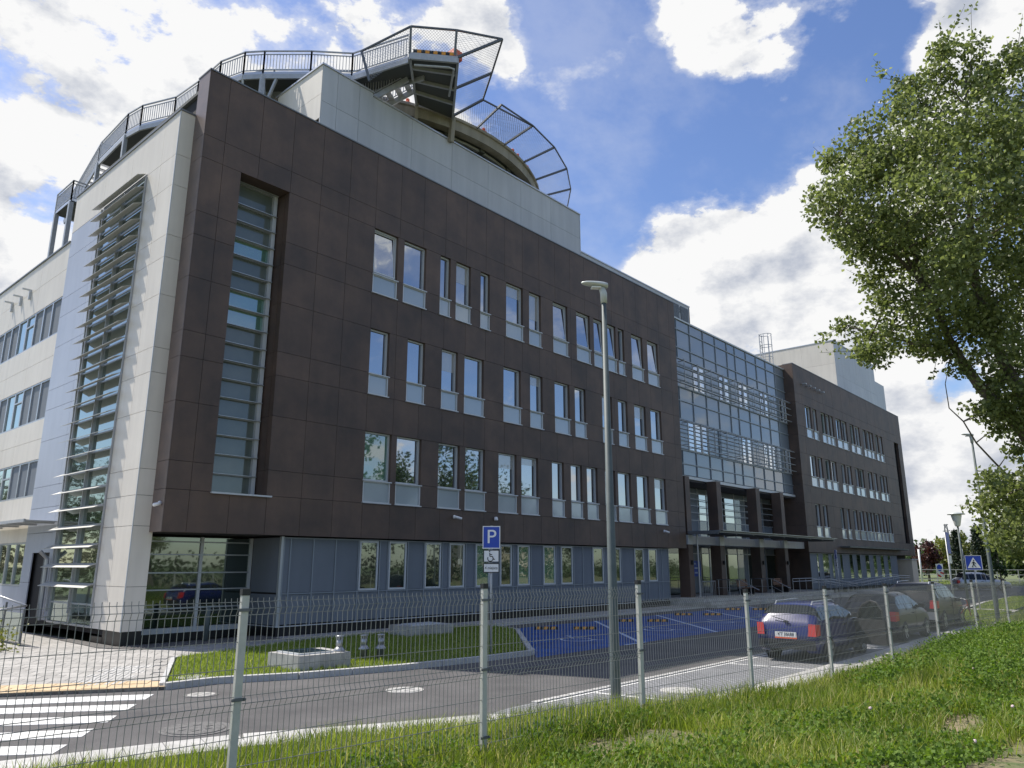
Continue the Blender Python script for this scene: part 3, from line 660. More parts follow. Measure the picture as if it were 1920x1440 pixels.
# ---- windows of the brown facades
MESH = {}
def window(x, w, r, tilted, glass, name='window', y=0.0, blind=0):
    zb, zs, zh = HEAD[r]; h = zh - zs; key = (round(w,2), round(h,2))
    if key not in MESH:
        f = .055; mb = MB()
        for a in ((0,f,0,h),(w-f,w,0,h),(f,w-f,0,f),(f,w-f,h-f,h)): mb.box(a[0],a[1],.13,.235,a[2],a[3])
        m1 = mb.mesh('window', 'alu_light')
        mb = MB().box(f,w-f,.20,.212,f,h-f); m2 = mb
        lf = MB()
        for a in ((f+.005,f+.06,f,h-f),(w-f-.06,w-f-.005,f,h-f),(f+.06,w-f-.06,f,f+.06),(f+.06,w-f-.06,h-f-.06,h-f)): lf.box(a[0],a[1],-.025,.025,a[2],a[3])
        m3 = lf.mesh('sash', 'alu_light')
        hh = zs - zb; mb = MB().box(0.01,w-.01,.05,.075,-hh+.05,-.045); m4 = mb
        mb = MB()
        for a in ((0,.035,-hh+.04,-.045),(w-.035,w,-hh+.04,-.045),(.035,w-.035,-hh+.04,-hh+.07),(.035,w-.035,-.075,-.045)): mb.box(a[0],a[1],.0,.10,a[2],a[3])
        m5 = mb.mesh('apron_frame','alu_light')
        m6 = MB().box(-.03,w+.04,-.06,.13,-.045,-.005).mesh('sill','alu_light'); m7 = MB().box(-.03,w+.04,-.06,.13,-hh,-hh+.04).mesh('sill','alu_light')
        m8 = MB().box(.003,w-.003,.238,.251,-hh+.0,h-.001).mesh('reveal_back','dark_back')
        MESH[key] = dict(frame=m1, pane=m2, sash=m3, apron=m4, af=m5, s1=m6, s2=m7, back=m8)
    M_ = MESH[key]
    if (key, glass) not in MESH: MESH[(key, glass)] = M_['pane'].mesh('pane', glass); 
    if (key, 'ap') not in MESH: MESH[(key, 'ap')] = M_['apron'].mesh('apron_panel', 'apron')
    win = link(name, M_['frame'], B, (x, y, zs))
    p = link('pane', MESH[(key, glass)], win)
    if tilted:
        p.location = (0, -.16, 0); p.rotation_euler[0] = -.075; p.location = (0, -.125, .02)
        s = link('sash', M_['sash'], win, (0,.08,.02)); s.rotation_euler[0] = -.075
    link('apron_panel', MESH[(key,'ap')], win); link('apron_frame', M_['af'], win); link('sill', M_['s1'], win); link('sill', M_['s2'], win); link('reveal_back', M_['back'], win)
    if blind and not tilted:
        hb = (h-.11)*blind; link('blind', MB().box(.06,w-.06,.193,.1985,h-.055-hb,h-.056).mesh('blind','blind'), win)
    return win
BLIND = {(1,3):.45,(1,5):.3,(2,2):.5,(2,5):.25,(2,8):.6,(3,4):.35,(3,5):.18,(3,9):.5,(3,12):.3,(1,6):.7,(2,10):.4}
for r, l in ((1,L1),(2,L2),(3,L3)):
    for i, (x, w) in enumerate(l):
        g = 'glass'
        if (r, i) in ((3,0),): g = 'glass_green'
        window(x, w, r, r == 1 and i in (0,7,8,9,10,12,13), g, blind=BLIND.get((r,i),0))
# ---- right wing (same storeys)
mb = MB(); ns = 0
WS = (77.75, 79.4, 4.42, 15.17)
ROWR = [Z0, 4.47, 5.31, 7.11, 8.50, 9.33, 11.09, 12.51, 13.32, 15.22, 16.04, H]
class Collect:
    pass
def panel_mesh(x0, x1, zs, cols, wins, y0, y1, holes):
    mb = MB()
    for za, zb in zip(zs, zs[1:]):
        cuts = sorted([(wx, wx+ww) for wx, ww, a, b in wins if a < zb-.05 and b > za+.05] + [(a, b) for a, b, c, d in holes if c < zb-.05 and d > za+.05])
        segs = []; cur = x0
        for a, b in cuts:
            if a > cur: segs.append((cur, a))
            cur = max(cur, b)
        if cur < x1: segs.append((cur, x1))
        for a, b in segs:
            e = [a] + [c for c in cols if a+.25 < c < b-.25] + [b]
            for p, q in zip(e, e[1:]): mb.box(p+(.008 if p != a else 0), q-(.008 if q != b else 0), y0, y1, za+.008, zb-.008)
    return mb
o = bpart('wing_cladding_panels', panel_mesh(XB+.012, XC-.012, ROWR, [XB+1.5+2.5*k for k in range(12)], WINR, 0, .25, [(WS[0],WS[1],WS[2],WS[3])]), 'brown'); o['kind'] = 'stuff'
mb = MB()
for a in ((XB+.012,WS[0],Z0,H),(WS[1],XC-.012,Z0,H),(WS[0],WS[1],Z0,WS[2]),(WS[0],WS[1],WS[3],H)): mb.box(a[0],a[1],.253,YW,a[2]+.02,a[3]-.01)
bpart('wing_slab_wall', mb, 'dark_back')
bpart('soffit', MB().box(XB+.03,XC-.01,.02,YW+3,Z0+.012,Z0+.03), 'soffit')
bpart('roof_edge', MB().box(XB-.01,XC+.03,-.03,YW+.05,H,H+.05), 'alu_dark')
bpart('corner_trim', MB().box(XC-.012,XC+.02,-.02,YW,Z0,H), 'alu_light')
for a, b in zip(ROWS, ROWS[1:]): block('end_panel', B, XB-.012, XB+.010, .002, YW+2.5, a+G, b-G, 'brown')
block('end_panel', B, XB-.012, XB+.010, .002, YW+2.5, .5, Z0-G, 'brown')
block('slot_back', B, WS[0], WS[1], YW+.01, YW+.03, WS[2], WS[3], 'glass_dark')
for r, l in ((1,W1),(2,W2),(3,W3)):
    for i, (x, w) in enumerate(l): window(x, w, r, False, 'glass_dark' if i % 5 == 2 else 'glass')
for k in range(5):
    x = 52.0 + k*1.05
    bpart('wall_spotlight', MB().tube([(x,.0,17.0),(x,-.22,16.98)], .05, 8).box(x-.1,x+.1,-.34,-.14,16.95,17.06), 'galv')
# main volumes behind the slabs
bpart('rear_volume', MB().box(.3,XA+.3,YW+.12,9.9,3.3,H-.25).box(XB+.2,XC-.4,YW+.12,16,.3,H-.25).box(XA+.2,XB+.3,YW+2.1,16,.3,17.9), 'dark_back')
bpart('roof_deck', MB().box(.2,XA,YW,9.92,H-.24,H-.12).box(XB,XC-.3,YW,16,H-.24,H-.12), 'deck_dark')

# ---- ground floor: recessed dark stair glazing, then the panelled bay
GZ0, GZ1 = .40, 3.18
GY = 2.1
mb = MB().box(.06,.14,GY-.05,GY+.08,GZ0,GZ1).box(2.24,2.34,GY-.05,GY+.08,GZ0,GZ1).box(3.98,4.09,GY-.05,GY+.08,GZ0,GZ1).box(.0,4.1,GY-.07,GY+.08,GZ0-.16,GZ0)
bpart('stair_glazing_frame', mb, 'alu_light')
zz = [GZ0+.0,.98,1.54,2.06,2.62,3.02,GZ1]
for a, b in zip(zz, zz[1:]):
    for x0, x1 in ((.14,2.24),(2.34,3.98)):
        block('stair_pane', B, x0, x1, GY+.0, GY+.02, a+.02, b-.02, 'glass_dark')
    if b < GZ1: block('transom', B, .10, 4.0, GY-.06, GY-.005, b-.02, b+.02, 'alu')
bpart('recess_side', MB().box(.05,.095,YW+.045,GY,.3,GZ1+.04), 'cream')
BAYX0, BAYX1, BY = 4.11, 29.1, .30
bpart('bay_core', MB().box(BAYX0+.03,BAYX1,BY+.06,4,.3,GZ1+.03).box(.1,BAYX0+.03,GY+.1,4,.3,GZ1+.03), 'dark_back')
bpart('plinth', MB().box(BAYX0+.02,BAYX1,BY+.03,3.9,0,.36).box(-.46,BAYX0+.03,GY-.04,3,0,.25).box(-.46,.1,.79,GY,-.02,.46), 'plinth')
bpart('plinth_flashing', MB().box(BAYX0-.04,BAYX1,BY-.05,BY+.03,.345,.375).box(BAYX0-.04,BAYX0+.0,BY+.03,2.0,.345,.375), 'alu_light')
# return of the bay (faces the pavement)
block('bay_panel', B, BAYX0-.005, BAYX0+.02, BY+.10, 2.04, .40, 1.36, 'bay_spandrel'); block('bay_panel', B, BAYX0-.005, BAYX0+.02, BY+.10, 2.04, 1.42, GZ1, 'bay_spandrel')
bpart('bay_corner_post', MB().box(BAYX0-.02,BAYX0+.09,BY-.02,BY+.09,.375,GZ1+.03), 'alu')
BW = [(7.29,.85),(8.64,.85),(10.44,.85),(11.76,.85),(13.28,.85),(14.79,.75),(15.95,.82),(17.75,.88),(19.08,.9),(21.66,.92),(23.25,.9),(25.52,.9),(26.91,.9)]
ed = [4.45, 5.34, 6.25]
for x, w in BW: ed += [x-.06, x+w+.06]
ed += [20.8, 28.3, 29.05, BAYX1-.02]; ed = sorted(ed); ed = [4.2] + ed
wset = {round(x-.06,2): (x,w) for x, w in BW}
mbm = MB()
for a, b in zip(ed, ed[1:]):
    mbm.box(a-.022,a+.022,BY-.03,BY+.07,.38,GZ1)
    if b-a < .1: continue
    block('bay_panel', B, a+.026, b-.026, BY, BY+.05, .42, 1.35, 'bay_spandrel')
    k = round(a,2)
    if k in wset:
        x, w = wset[k]; i = [q[0] for q in BW].index(x)
        f = .07; mb = MB()
        for q in ((0,f,0,1.74),(w,w-f,0,1.74),(f,w-f,0,f),(f,w-f,1.74-f,1.74)): mb.box(min(q[0],q[1]),max(q[0],q[1]),-.01,.06,q[2],q[3])
        win = link('window', mb.mesh('window','alu_light'), B, (x, BY, 1.41)); 
        g = 'glass_green' if i in (4,6,7) else 'glass_dark'
        link('pane', MB().box(f,w-f,.02,.035,f,1.74-f).mesh('pane', g), win)
    else: block('bay_panel', B, a+.026, b-.026, BY, BY+.05, 1.41, GZ1-.03, 'bay_spandrel')
mbm.box(BAYX0+.09,BAYX1,BY-.035,BY+.06,1.36,1.40).box(BAYX0+.09,BAYX1,BY-.035,BY+.06,GZ1-.03,GZ1+.01)
bpart('bay_mullions', mbm, 'alu_mid')
# wing ground floor
mbm = MB(); xs_ = [50.99,52.38,52.86,53.67,55.17,55.8,56.38,57.79,58.52,60.2,61.2,62.14,63.3,64.6,65.86,67.0,68.07,69.2,70.37,71.57,72.6,74.9]
for i, (a, b) in enumerate(zip(xs_, xs_[1:])):
    mbm.box(a-.03,a+.03,BY-.03,BY+.07,.4,GZ1)
    block('bay_panel', B, a+.03, b-.03, BY, BY+.05, .45, 1.1, 'bay_spandrel'); block('bay_pane' if i % 2 == 1 else 'bay_panel', B, a+.03, b-.03, BY, BY+.05, 1.15, GZ1-.03, 'glass' if i % 2 == 1 else 'bay_spandrel')
mbm.box(50.9,75,BY-.035,BY+.06,1.1,1.15).box(50.9,75,BY-.035,BY+.06,GZ1-.03,GZ1+.01); bpart('bay_mullions', mbm, 'alu_mid')
bpart('plinth', MB().box(50.3,75,BY+.03,3,0,.42), 'plinth')

# ---- glazed centre
CZ = [7.74,8.46,9.32,11.3,12.52,13.42,15.33,16.05,17.3,17.98]
CX = [30.75,32.3,34.1,36.0,37.8,39.63,40.95,42.85,44.65,46.45,48.2,50.06]
b1 = [(34.25,35.97),(38.0,39.69),(41.1,42.81),(44.87,46.49),(48.6,50.0)]; b2 = [(33.17,35.92),(37.92,37.5),(41.11,42.8),(44.85,47.28),(48.56,50.0)]
mbm = MB()
for zi, (za, zb) in enumerate(zip(CZ, CZ[1:])):
    band = b2 if zi == 2 else b1 if zi == 5 else None
    if band is None:
        for a, b in zip(CX, CX[1:]):
            block('curtain_panel', B, a+.03, b-.03, YW+.02, YW+.06, za+.03, zb-.03, 'spandrel'); mbm.box(a-.03,a+.03,YW-.04,YW+.06,za,zb)
    else:
        cur = CX[0]
        for a, b in band + [(CX[-1], CX[-1])]:
            if a - cur > .15: block('curtain_panel', B, cur+.03, a-.03, YW+.02, YW+.06, za+.03, zb-.03, 'spandrel'); mbm.box(cur-.03,cur+.03,YW-.04,YW+.06,za,zb)
            if b > a:
                n = 2 if b-a < 2 else 3
                for k in range(n):
                    p, q = a+(b-a)*k/n, a+(b-a)*(k+1)/n
                    mb = MB()
                    for e in ((p+.03,p+.09,za+.05,zb-.05),(q-.09,q-.03,za+.05,zb-.05),(p+.09,q-.09,za+.05,za+.11),(p+.09,q-.09,zb-.11,zb-.05)): mb.box(e[0],e[1],YW-.01,YW+.07,e[2],e[3])
                    wn = bpart('window', mb, 'alu_light')
                    part('pane', MB().box(p+.09,q-.09,YW+.03,YW+.05,za+.11,zb-.11), 'glass_clear' if k < 2 and zi == 2 or k == 1 else 'glass', wn)
            cur = b
for z in CZ[1:-1]: mbm.box(CX[0],CX[-1],YW-.045,YW+.05,z-.03,z+.03)
bpart('curtain_mullions', mbm, 'alu_mid')
bpart('curtain_base', MB().box(30.74,50.07,YW-.10,YW+2.0,7.52,7.70), 'alu_light'); bpart('roof_edge', MB().box(30.74,50.07,YW-.07,YW+.3,17.98,18.08), 'alu_light')
bpart('curtain_back', MB().box(30.74,50.07,YW+.09,YW+.14,7.71,17.97), 'dark_back')
for za, zb in ((9.32,11.3),(13.42,15.33)):
    for k in range(4):
        z = zb - .22 - k*.52
        bpart('sun_blade', MB().box(30.8,50.0,.36,.52,z-.014,z+.014), 'galv')
    for x in CX[1:-1]: bpart('blade_bracket', MB().box(x-.018,x+.018,.30,.34,za+.2,zb-.15).box(x-.02,x+.02,.335,YW-.04,zb-.3,zb-.26).box(x-.02,x+.02,.335,YW-.04,za+.3,za+.34), 'galv')
# portico under the glazed centre
PX = [(30.95,31.5),(35.05,35.65),(41.0,41.66),(45.3,45.9)]
for a, b in PX:
    bpart('column', MB().box(a,b,.0,.68,.45,3.47).box(a,b,.0,.68,4.02,7.52), 'brown')
    bpart('column_collar', MB().box(a-.012,b+.012,-.012,.69,3.47,4.02), 'alu_light')
    bpart('wall_lamp', MB().box((a+b)/2-.06,(a+b)/2+.06,-.12,-.001,2.3,2.55), 'black')
RY = 2.7
bpart('portico_ceiling', MB().box(30.8,50.0,YW+.0,RY+.2,7.40,7.515), 'soffit'); bpart('portico_floor', MB().box(29.4,50.0,-1.6,RY+.2,-.05,.44), 'concrete')
bpart('first_floor_edge', MB().box(30.8,50.0,.3,RY+.1,3.50,4.0), 'white_panel')
mbm = MB(); px = [30.9,33.2,36.0,37.5,38.8,41.2,43.2,44.9,46.4,48.2,49.9]
for i, (a, b) in enumerate(zip(px, px[1:])):
    mbm.box(a-.03,a+.03,RY-.03,RY+.08,4.0,7.4).box(a-.03,a+.03,RY-.03,RY+.08,.44,3.5)
    block('portico_panel', B, a+.03, b-.03, RY, RY+.05, 4.03, 5.2, 'spandrel')
    block('portico_pane' if i % 2 else 'portico_panel', B, a+.03, b-.03, RY, RY+.05, 5.25, 7.0, 'glass' if i % 2 else 'spandrel')
    block('portico_panel', B, a+.03, b-.03, RY, RY+.05, 7.05, 7.38, 'spandrel')
    block('portico_pane' if i % 2 else 'portico_panel', B, a+.03, b-.03, RY, RY+.05, .5, 3.0, 'glass_dark' if i % 2 else 'spandrel')
    block('portico_panel', B, a+.03, b-.03, RY, RY+.05, 3.05, 3.48, 'spandrel')
for z in (5.2,7.0,3.0): mbm.box(30.8,50.0,RY-.035,RY+.06,z,z+.05)
bpart('portico_mullions', mbm, 'alu')
for z in (5.7,6.15,6.6): bpart('sun_blade', MB().box(31.6,50,RY-.35,RY-.28,z-.02,z+.02), 'galv')
# blue sign reflected in the entrance glazing, the reflection built as a coloured board
nb = bpart('sign_reflection', MB().box(36.35,37.35,RY-.06,RY-.04,1.55,2.55), 'sign_blue')
mb = MB()
for k, (w, z) in enumerate(((.16,2.36),(.7,2.08),(.42,1.78))): mb.box(36.5,36.5+w,RY-.068,RY-.061,z-.05,z+.05)
part('reflected_lettering', mb, 'blue_mark', nb)
# entrance canopy: steel frame and glass sheets
mb = MB(); CA = (30.9, 50.0, -2.05, -.02, 4.16)
mb.box(CA[0],CA[1],CA[2],CA[2]+.07,4.10,4.20).box(CA[0],CA[1],CA[3]-.07,CA[3],4.10,4.20)
for k in range(9):
    x = CA[0] + (CA[1]-CA[0])*k/8; mb.box(x-.05,x+.05,CA[2]+.07,CA[3]-.07,4.03,4.20)
bpart('canopy_frame', mb, 'alu_dark')
for k in range(8):
    x0 = CA[0] + (CA[1]-CA[0])*k/8; x1 = CA[0] + (CA[1]-CA[0])*(k+1)/8; block('canopy_glass', B, x0+.02, x1-.02, CA[2]-.2, CA[3]-.05, 4.21, 4.235, 'spandrel')
mb = MB(); mb.box(57.5,75.5,-.75,-.70,3.72,3.80).box(57.5,75.5,-.06,-.004,3.72,3.80)
for k in range(13): x = 57.5+1.5*k; mb.box(x-.03,x+.03,-.70,-.06,3.70,3.78)
bpart('canopy_frame', mb, 'alu_dark'); block('canopy_glass', B, 57.4, 75.6, -.85, -.05, 3.81, 3.83, 'spandrel')
bpart('entrance_post', MB().tube([(31.6,-.25,.4),(31.6,-.25,4.1)], .05, 8), 'steel')

# ---- stair tower (cream) and left side
XT = -.5; TY0, TY1, TH = YW, 10.0, 17.0
JZ = [.46,1.69,3.41,4.3,5.08,6.82,8.03,8.82,10.54,11.79,12.56,14.31,15.4,TH]
GY0, GY1, GZB, GZT = 2.95, 6.75, .52, 15.4
bpart('tower_core', MB().box(XT+.14,2.5,2.3,9.98,.3,TH-.02).box(XT+.14,30,9.98,40,0,15.0).box(XT+.05,.09,TY0+.045,2.3,.3,TH-.02).box(.09,1.3,1.0,2.3,3.3,TH-.02), 'dark_back')
for a, b in zip(JZ, JZ[1:]):
    block('cream_panel', B, XT+.02, .095, TY0, TY0+.04, a+G, b-G, 'cream')               # face towards the road
    if a < GZT-.1:
        block('cream_panel', B, XT, XT+.04, TY0+.002, 1.9-G, a+G, b-G, 'cream'); block('cream_panel', B, XT, XT+.04, 1.9+G, GY0, a+G, b-G, 'cream')
        block('metal_panel', B, XT+.004, XT+.04, GY1, 7.32, max(a,.5)+G, b-G, 'bluegrey')
        if a > 2.6:
            block('metal_panel', B, XT+.004, XT+.04, 7.33, TY1-.01, a+G, b-G, 'bluegrey')
        else: block('metal_panel', B, XT+.004, XT+.04, 9.08, TY1-.01, a+G, b-G, 'bluegrey')
    else:
        for p, q in zip((TY0+.002,1.9,4.4,6.9), (1.9,4.4,6.9,TY1)): block('cream_panel', B, XT, XT+.04, p+G, q-G, a+G, b-G, 'cream')
block('metal_panel', B, XT+.004, XT+.04, 7.33, 9.07, 2.72, 3.40, 'bluegrey')
bpart('roof_edge', MB().box(XT-.04,2.55,TY0-.03,TY1+.03,TH,TH+.06).box(XT-.04,2.5,TY1+.03,40,15.04,15.10), 'alu_dark')
bpart('corner_trim', MB().box(XT-.006,XT+.02,TY0-.006,TY0+.02,.46,TH), 'alu_light')
# side door
d = bpart('side_door', MB().box(XT+.16,XT+.2,7.36,9.05,.50,2.70), 'galv_dark'); part('door_leaf', MB().box(XT+.13,XT+.158,7.5,8.25,.55,2.6), 'galv_dark', d); part('handle', MB().box(XT+.06,XT+.13,7.58,7.62,1.4,1.75), 'steel', d)
# tall stair window with sun-shading blades
zz = [GZB]
while zz[-1] + .60 < GZT-.1: zz.append(zz[-1]+.60)
zz.append(GZT)
GM = (GY0+GY1)/2
mb = MB()
for y in (GY0+.03, GM, GY1-.03): mb.box(XT+.0,XT+.10,y-.04,y+.04,GZB,GZT)
bpart('stair_window_frame', mb.box(XT,XT+.1,GY0,GY1,GZB-.06,GZB).box(XT,XT+.1,GY0,GY1,GZT,GZT+.06), 'alu')
for i, (a, b) in enumerate(zip(zz, zz[1:])):
    for y0, y1 in ((GY0+.07,GM-.04),(GM+.04,GY1-.07)): block('stair_pane', B, XT+.05, XT+.07, y0, y1, a+.02, b-.02, 'glass_dark')
    block('transom', B, XT+.02, XT+.09, GY0+.07, GY1-.07, b-.025, b+.025, 'alu')
    if 1 <= i: 
        bl = MB().add([(XT-.06,GY0-.02,b+.02),(XT-.06,GY1+.22,b+.02),(XT-.34,GY1+.22,b-.10),(XT-.34,GY0-.02,b-.10),(XT-.06,GY0-.02,b+.038),(XT-.06,GY1+.22,b+.038),(XT-.34,GY1+.22,b-.086),(XT-.34,GY0-.02,b-.086)],[(0,1,2,3),(7,6,5,4),(0,4,5,1),(1,5,6,2),(2,6,7,3),(3,7,4,0)])
        bpart('sun_blade', bl, 'louver')
mb = MB()
for y in (GY0+.0, GM, GY1+.05): mb.box(XT-.06,XT-.01,y-.02,y+.02,GZB+.3,GZT-.02)
bpart('blade_rail', mb, 'galv')
bpart('downpipe', MB().tube([(XT-.10,7.15,.5),(XT-.10,7.15,2.5),(XT-.35,7.15,2.75)], .07, 8), 'steel')
# side wing with window bands
for za, zb, gl in ((11.19,12.74,1),(7.77,9.38,1),(4.8,6.2,1),(1.54,3.11,1)):
    y = TY1+.05; k = 0
    while y < 26:
        w = 1.05
        fr = MB()
        for e in ((y,y+.06,za,zb),(y+w-.06,y+w,za,zb),(y+.06,y+w-.06,za,za+.06),(y+.06,y+w-.06,zb-.06,zb)): fr.box(XT+.03,XT+.12,e[0],e[1],e[2],e[3])
        if k % 5 == 3: fr.box(XT+.03,XT+.12,y+.06,y+w-.06,zb-.52,zb-.46)
        wn = bpart('window', fr, 'alu'); part('pane', MB().box(XT+.08,XT+.10,y+.06,y+w-.06,za+.06,zb-.06), 'bay_spandrel' if k % 5 in (0,1,2) and za > 4 else 'glass_dark', wn)
        y += w; k += 1
bands = [(.3,1.54),(3.11,4.8),(6.2,7.77),(9.38,11.19),(12.74,15.04)]
for i, (a, b) in enumerate(bands):
    mid = (a+b)/2 if i else b
    for y0, y1 in ((TY1+.01,13.2),(13.2,17),(17,21),(21,25.8)):
        for p, q in ((a, mid), (mid, b)):
            if q - p > .1: block('cream_panel' if i else 'metal_panel', B, XT+.012, XT+.05, y0+G, y1-G, p+G, q-G, 'cream' if i else 'bluegrey')
for k in range(3):
    y = 14.3 + k*1.25; bpart('wall_bracket', MB().box(XT-.35,XT+.01,y-.04,y+.04,14.0,14.06).box(XT-.08,XT+.01,y-.04,y+.04,13.6,14.0), 'alu_light')
# side canopy on wall and hangers
mb = MB().box(XT-1.0,XT-.02,6.9,13.6,3.74,3.77).box(XT-1.05,XT-.99,6.9,13.6,3.70,3.80)
for y in (7.2,9.0,11,13): mb.box(XT-.99,XT-.02,y-.03,y+.03,3.68,3.735)
bpart('side_canopy', mb, 'galv')
# security cameras on the facade
for nm, x, y, z, sx in (('a',-.02,.35,4.05,-1),('b',11.62,0,4.18,1),('c',14.09,0,4.21,1),('d',28.1,0,4.14,1)):
    m0 = MB().lathe([(.055,-.06),(.06,0),(.05,.05),(.02,.07)], x, y-.09, z, 10)
    m0.tube([(x,y-.10,z),(x+.02*sx,y-.16,z-.01)], .03, 8).tube([(x-.02*sx,y-.16,z+.0),(x+.24*sx,y-.26,z-.07)], .05, 10)
    if nm != 'c': bpart('security_camera', m0, 'sign_white', smooth=True)
    else: bpart('security_camera', MB().lathe([(.07,-.07),(.085,-.02),(.08,.05),(.04,.08)], x, y-.09, z, 12).tube([(x,y-.12,z-.03),(x,y-.185,z-.04)], .035, 8), 'sign_white', smooth=True)

# ---- roof penthouses
PY, PZ = 1.2, 21.9
px = [5.0,5.75,6.85,7.55]
bpart('penthouse_core', MB().box(5.1,22.5,PY+.06,7,H-.3,PZ-.2).box(22.5,35.9,PY+.4,6,H-.3,19.85), 'dark_back')
for a, b in zip(px, px[1:]):
    for za, zb in ((H-.15,19.1),(19.1,20.4),(20.4,PZ+.12)): block('penthouse_panel', B, a+G, b-G, PY-.03, PY+.02, za+G, zb-G, 'white_panel')
px = [7.55,9.8,12.3,14.8,17.3,19.8,22.45]
for a, b in zip(px, px[1:]):
    for za, zb in ((H-.15,20.4),(20.4,PZ-.03)): block('penthouse_panel', B, a+G, b-G, PY, PY+.05, za+G, zb-G, 'white_panel')
for za, zb in ((H-.15,17.5),(19.6,20.7),(20.7,PZ+.12)): block('penthouse_panel', B, 5.0, 5.05, PY-.02, 4.5, za+G, zb-G, 'cream')
bpart('penthouse_edge', MB().box(4.95,7.6,PY-.08,4.6,PZ+.12,PZ+.19).box(7.6,22.5,PY-.06,4.6,PZ-.03,PZ+.04), 'cap_metal')
bpart('penthouse_edge', MB().box(22.46,22.5,PY-.01,4.6,H-.2,PZ-.03), 'alu_light')
for k in range(6): block('penthouse_panel', B, 22.5+k*2.2+G, 22.5+(k+1)*2.2-G, PY+.35, PY+.4, H-.2, 19.85, 'white_panel')
for k in range(11):
    gl = MB(); x = 22.9+k*1.12
    for q in range(6): gl.box(x,x+.85,PY+.32,PY+.35,19.12+q*.07,19.16+q*.07)
    bpart('vent_grille', gl, 'alu_dark')
for x in (33.2,34.5):
    gl = MB()
    for q in range(16): gl.box(x,x+1.05,PY+.30,PY+.34,18.3+q*.085,18.355+q*.085)
    bpart('vent_grille', gl, 'alu_dark')
bpart('penthouse_edge', MB().box(22.5,35.8,PY+.3,5,19.85,19.92), 'cap_metal')
# rear penthouse on the right wing
QX0, QX1, QY, QZ = 72.2, 86.4, 3.45, 26.15
bpart('penthouse_core', MB().box(QX0+.06,QX1,QY+.06,13.2,H-.2,QZ-.05).box(QX1,QX1+4.2,QY+.2,9,H-.2,24.3), 'dark_back')
for k in range(6):
    a = QX0+(QX1-QX0)*k/6; b = QX0+(QX1-QX0)*(k+1)/6
    for za, zb in ((H-.1,22.4),(22.4,QZ)): block('penthouse_panel', B, a+G, b-G, QY, QY+.05, za+G, zb-G, 'white_panel')
for y0, y1 in ((QY+.0,7.0),(7.0,10.5),(10.5,13.2)):
    for za, zb in ((H-.1,21),(21,23.6),(23.6,QZ)): block('penthouse_panel', B, QX0, QX0+.05, y0+G, y1-G, za+G, zb-G, 'cream')
for k in range(2): block('penthouse_panel', B, QX1+k*2.1+G, QX1+(k+1)*2.1-G, QY+.15, QY+.2, H, 24.3, 'white_panel')
bpart('penthouse_edge', MB().box(QX0-.04,QX1+.04,QY-.05,13.2,QZ,QZ+.08), 'cap_metal')
# caged roof ladder
t = thing('roof_ladder', 'caged steel ladder standing on the roof of the far wing', 'ladder', (63.6, 8.0, 18.2))
mb = MB().bar((-.3,0,0),(-.3,0,7.5),.08).bar((.3,0,0),(.3,0,7.5),.08)
for k in range(18): mb.bar((-.3,0,.3+.38*k),(.3,0,.3+.38*k),.04)
part('rungs', mb, 'galv', t)
mb = MB()
for z in (3.6,4.9,6.2,7.4): mb.tube([(.55*math.cos(a),-.55+.6*math.sin(a),z) for a in [k*math.pi/6-math.pi for k in range(13)]], .035, 4)
for k in range(5): a = -math.pi+k*math.pi/4; mb.bar((.55*math.cos(a),-.55+.6*math.sin(a),3.6),(.55*math.cos(a),-.55+.6*math.sin(a),7.4),.05)
part('cage', mb, 'galv', t)
# ================================================================ helipad on the roof
HC = Vector((14.4, 11.3, 0)); HR, HZ = 10.6, 23.0
hp = thing('helipad', 'round concrete helipad with outward safety nets above the roof', 'helipad', (HC.x, HC.y, 18.3))
def hring(prof, n=72):
    mb = MB(); 
    for r, z in prof:
        for k in range(n): a = 2*math.pi*k/n; mb.v.append((HC.x+r*math.cos(a), HC.y+r*math.sin(a), z))
    for i in range(len(prof)-1):
        for k in range(n): k2 = (k+1) % n; mb.f.append((i*n+k, i*n+k2, (i+1)*n+k2, (i+1)*n+k)); mb.mi.append(0)
    return mb
part('deck', hring([(.1,22.5),(HR-.4,22.5),(HR-.4,22.95),(.1,22.95)]), 'deck_dark', hp, wl=True)
part('edge_beam', hring([(HR-.42,22.38),(HR,22.38),(HR,22.85),(HR+.10,22.87),(HR+.10,23.0),(HR-.42,23.0),(HR-.42,22.38)]), 'concrete_ring', hp, smooth=False, wl=True)
part('gutter', hring([(HR-.75,22.28),(HR-.6,22.28),(HR-.6,22.4),(HR-.75,22.4),(HR-.75,22.28)]), 'galv', hp, wl=True)
for k in range(8):
    a = k*math.pi/4+.3; part('support', MB().tube([(HC.x+7*math.cos(a),HC.y+7*math.sin(a),14.9),(HC.x+7*math.cos(a),HC.y+7*math.sin(a),22.5)], .3, 12), 'concrete', hp, wl=True)
for k in range(-4, 5):
    w = math.sqrt(max(.1, (HR-.5)**2-(k*2.2)**2)); part('deck_beam', MB().box(HC.x+k*2.2-.15,HC.x+k*2.2+.15,HC.y-w,HC.y+w,22.26,22.49), 'deck_dark', hp, wl=True)
NB = 34; RO, ZO = 12.45, 23.35
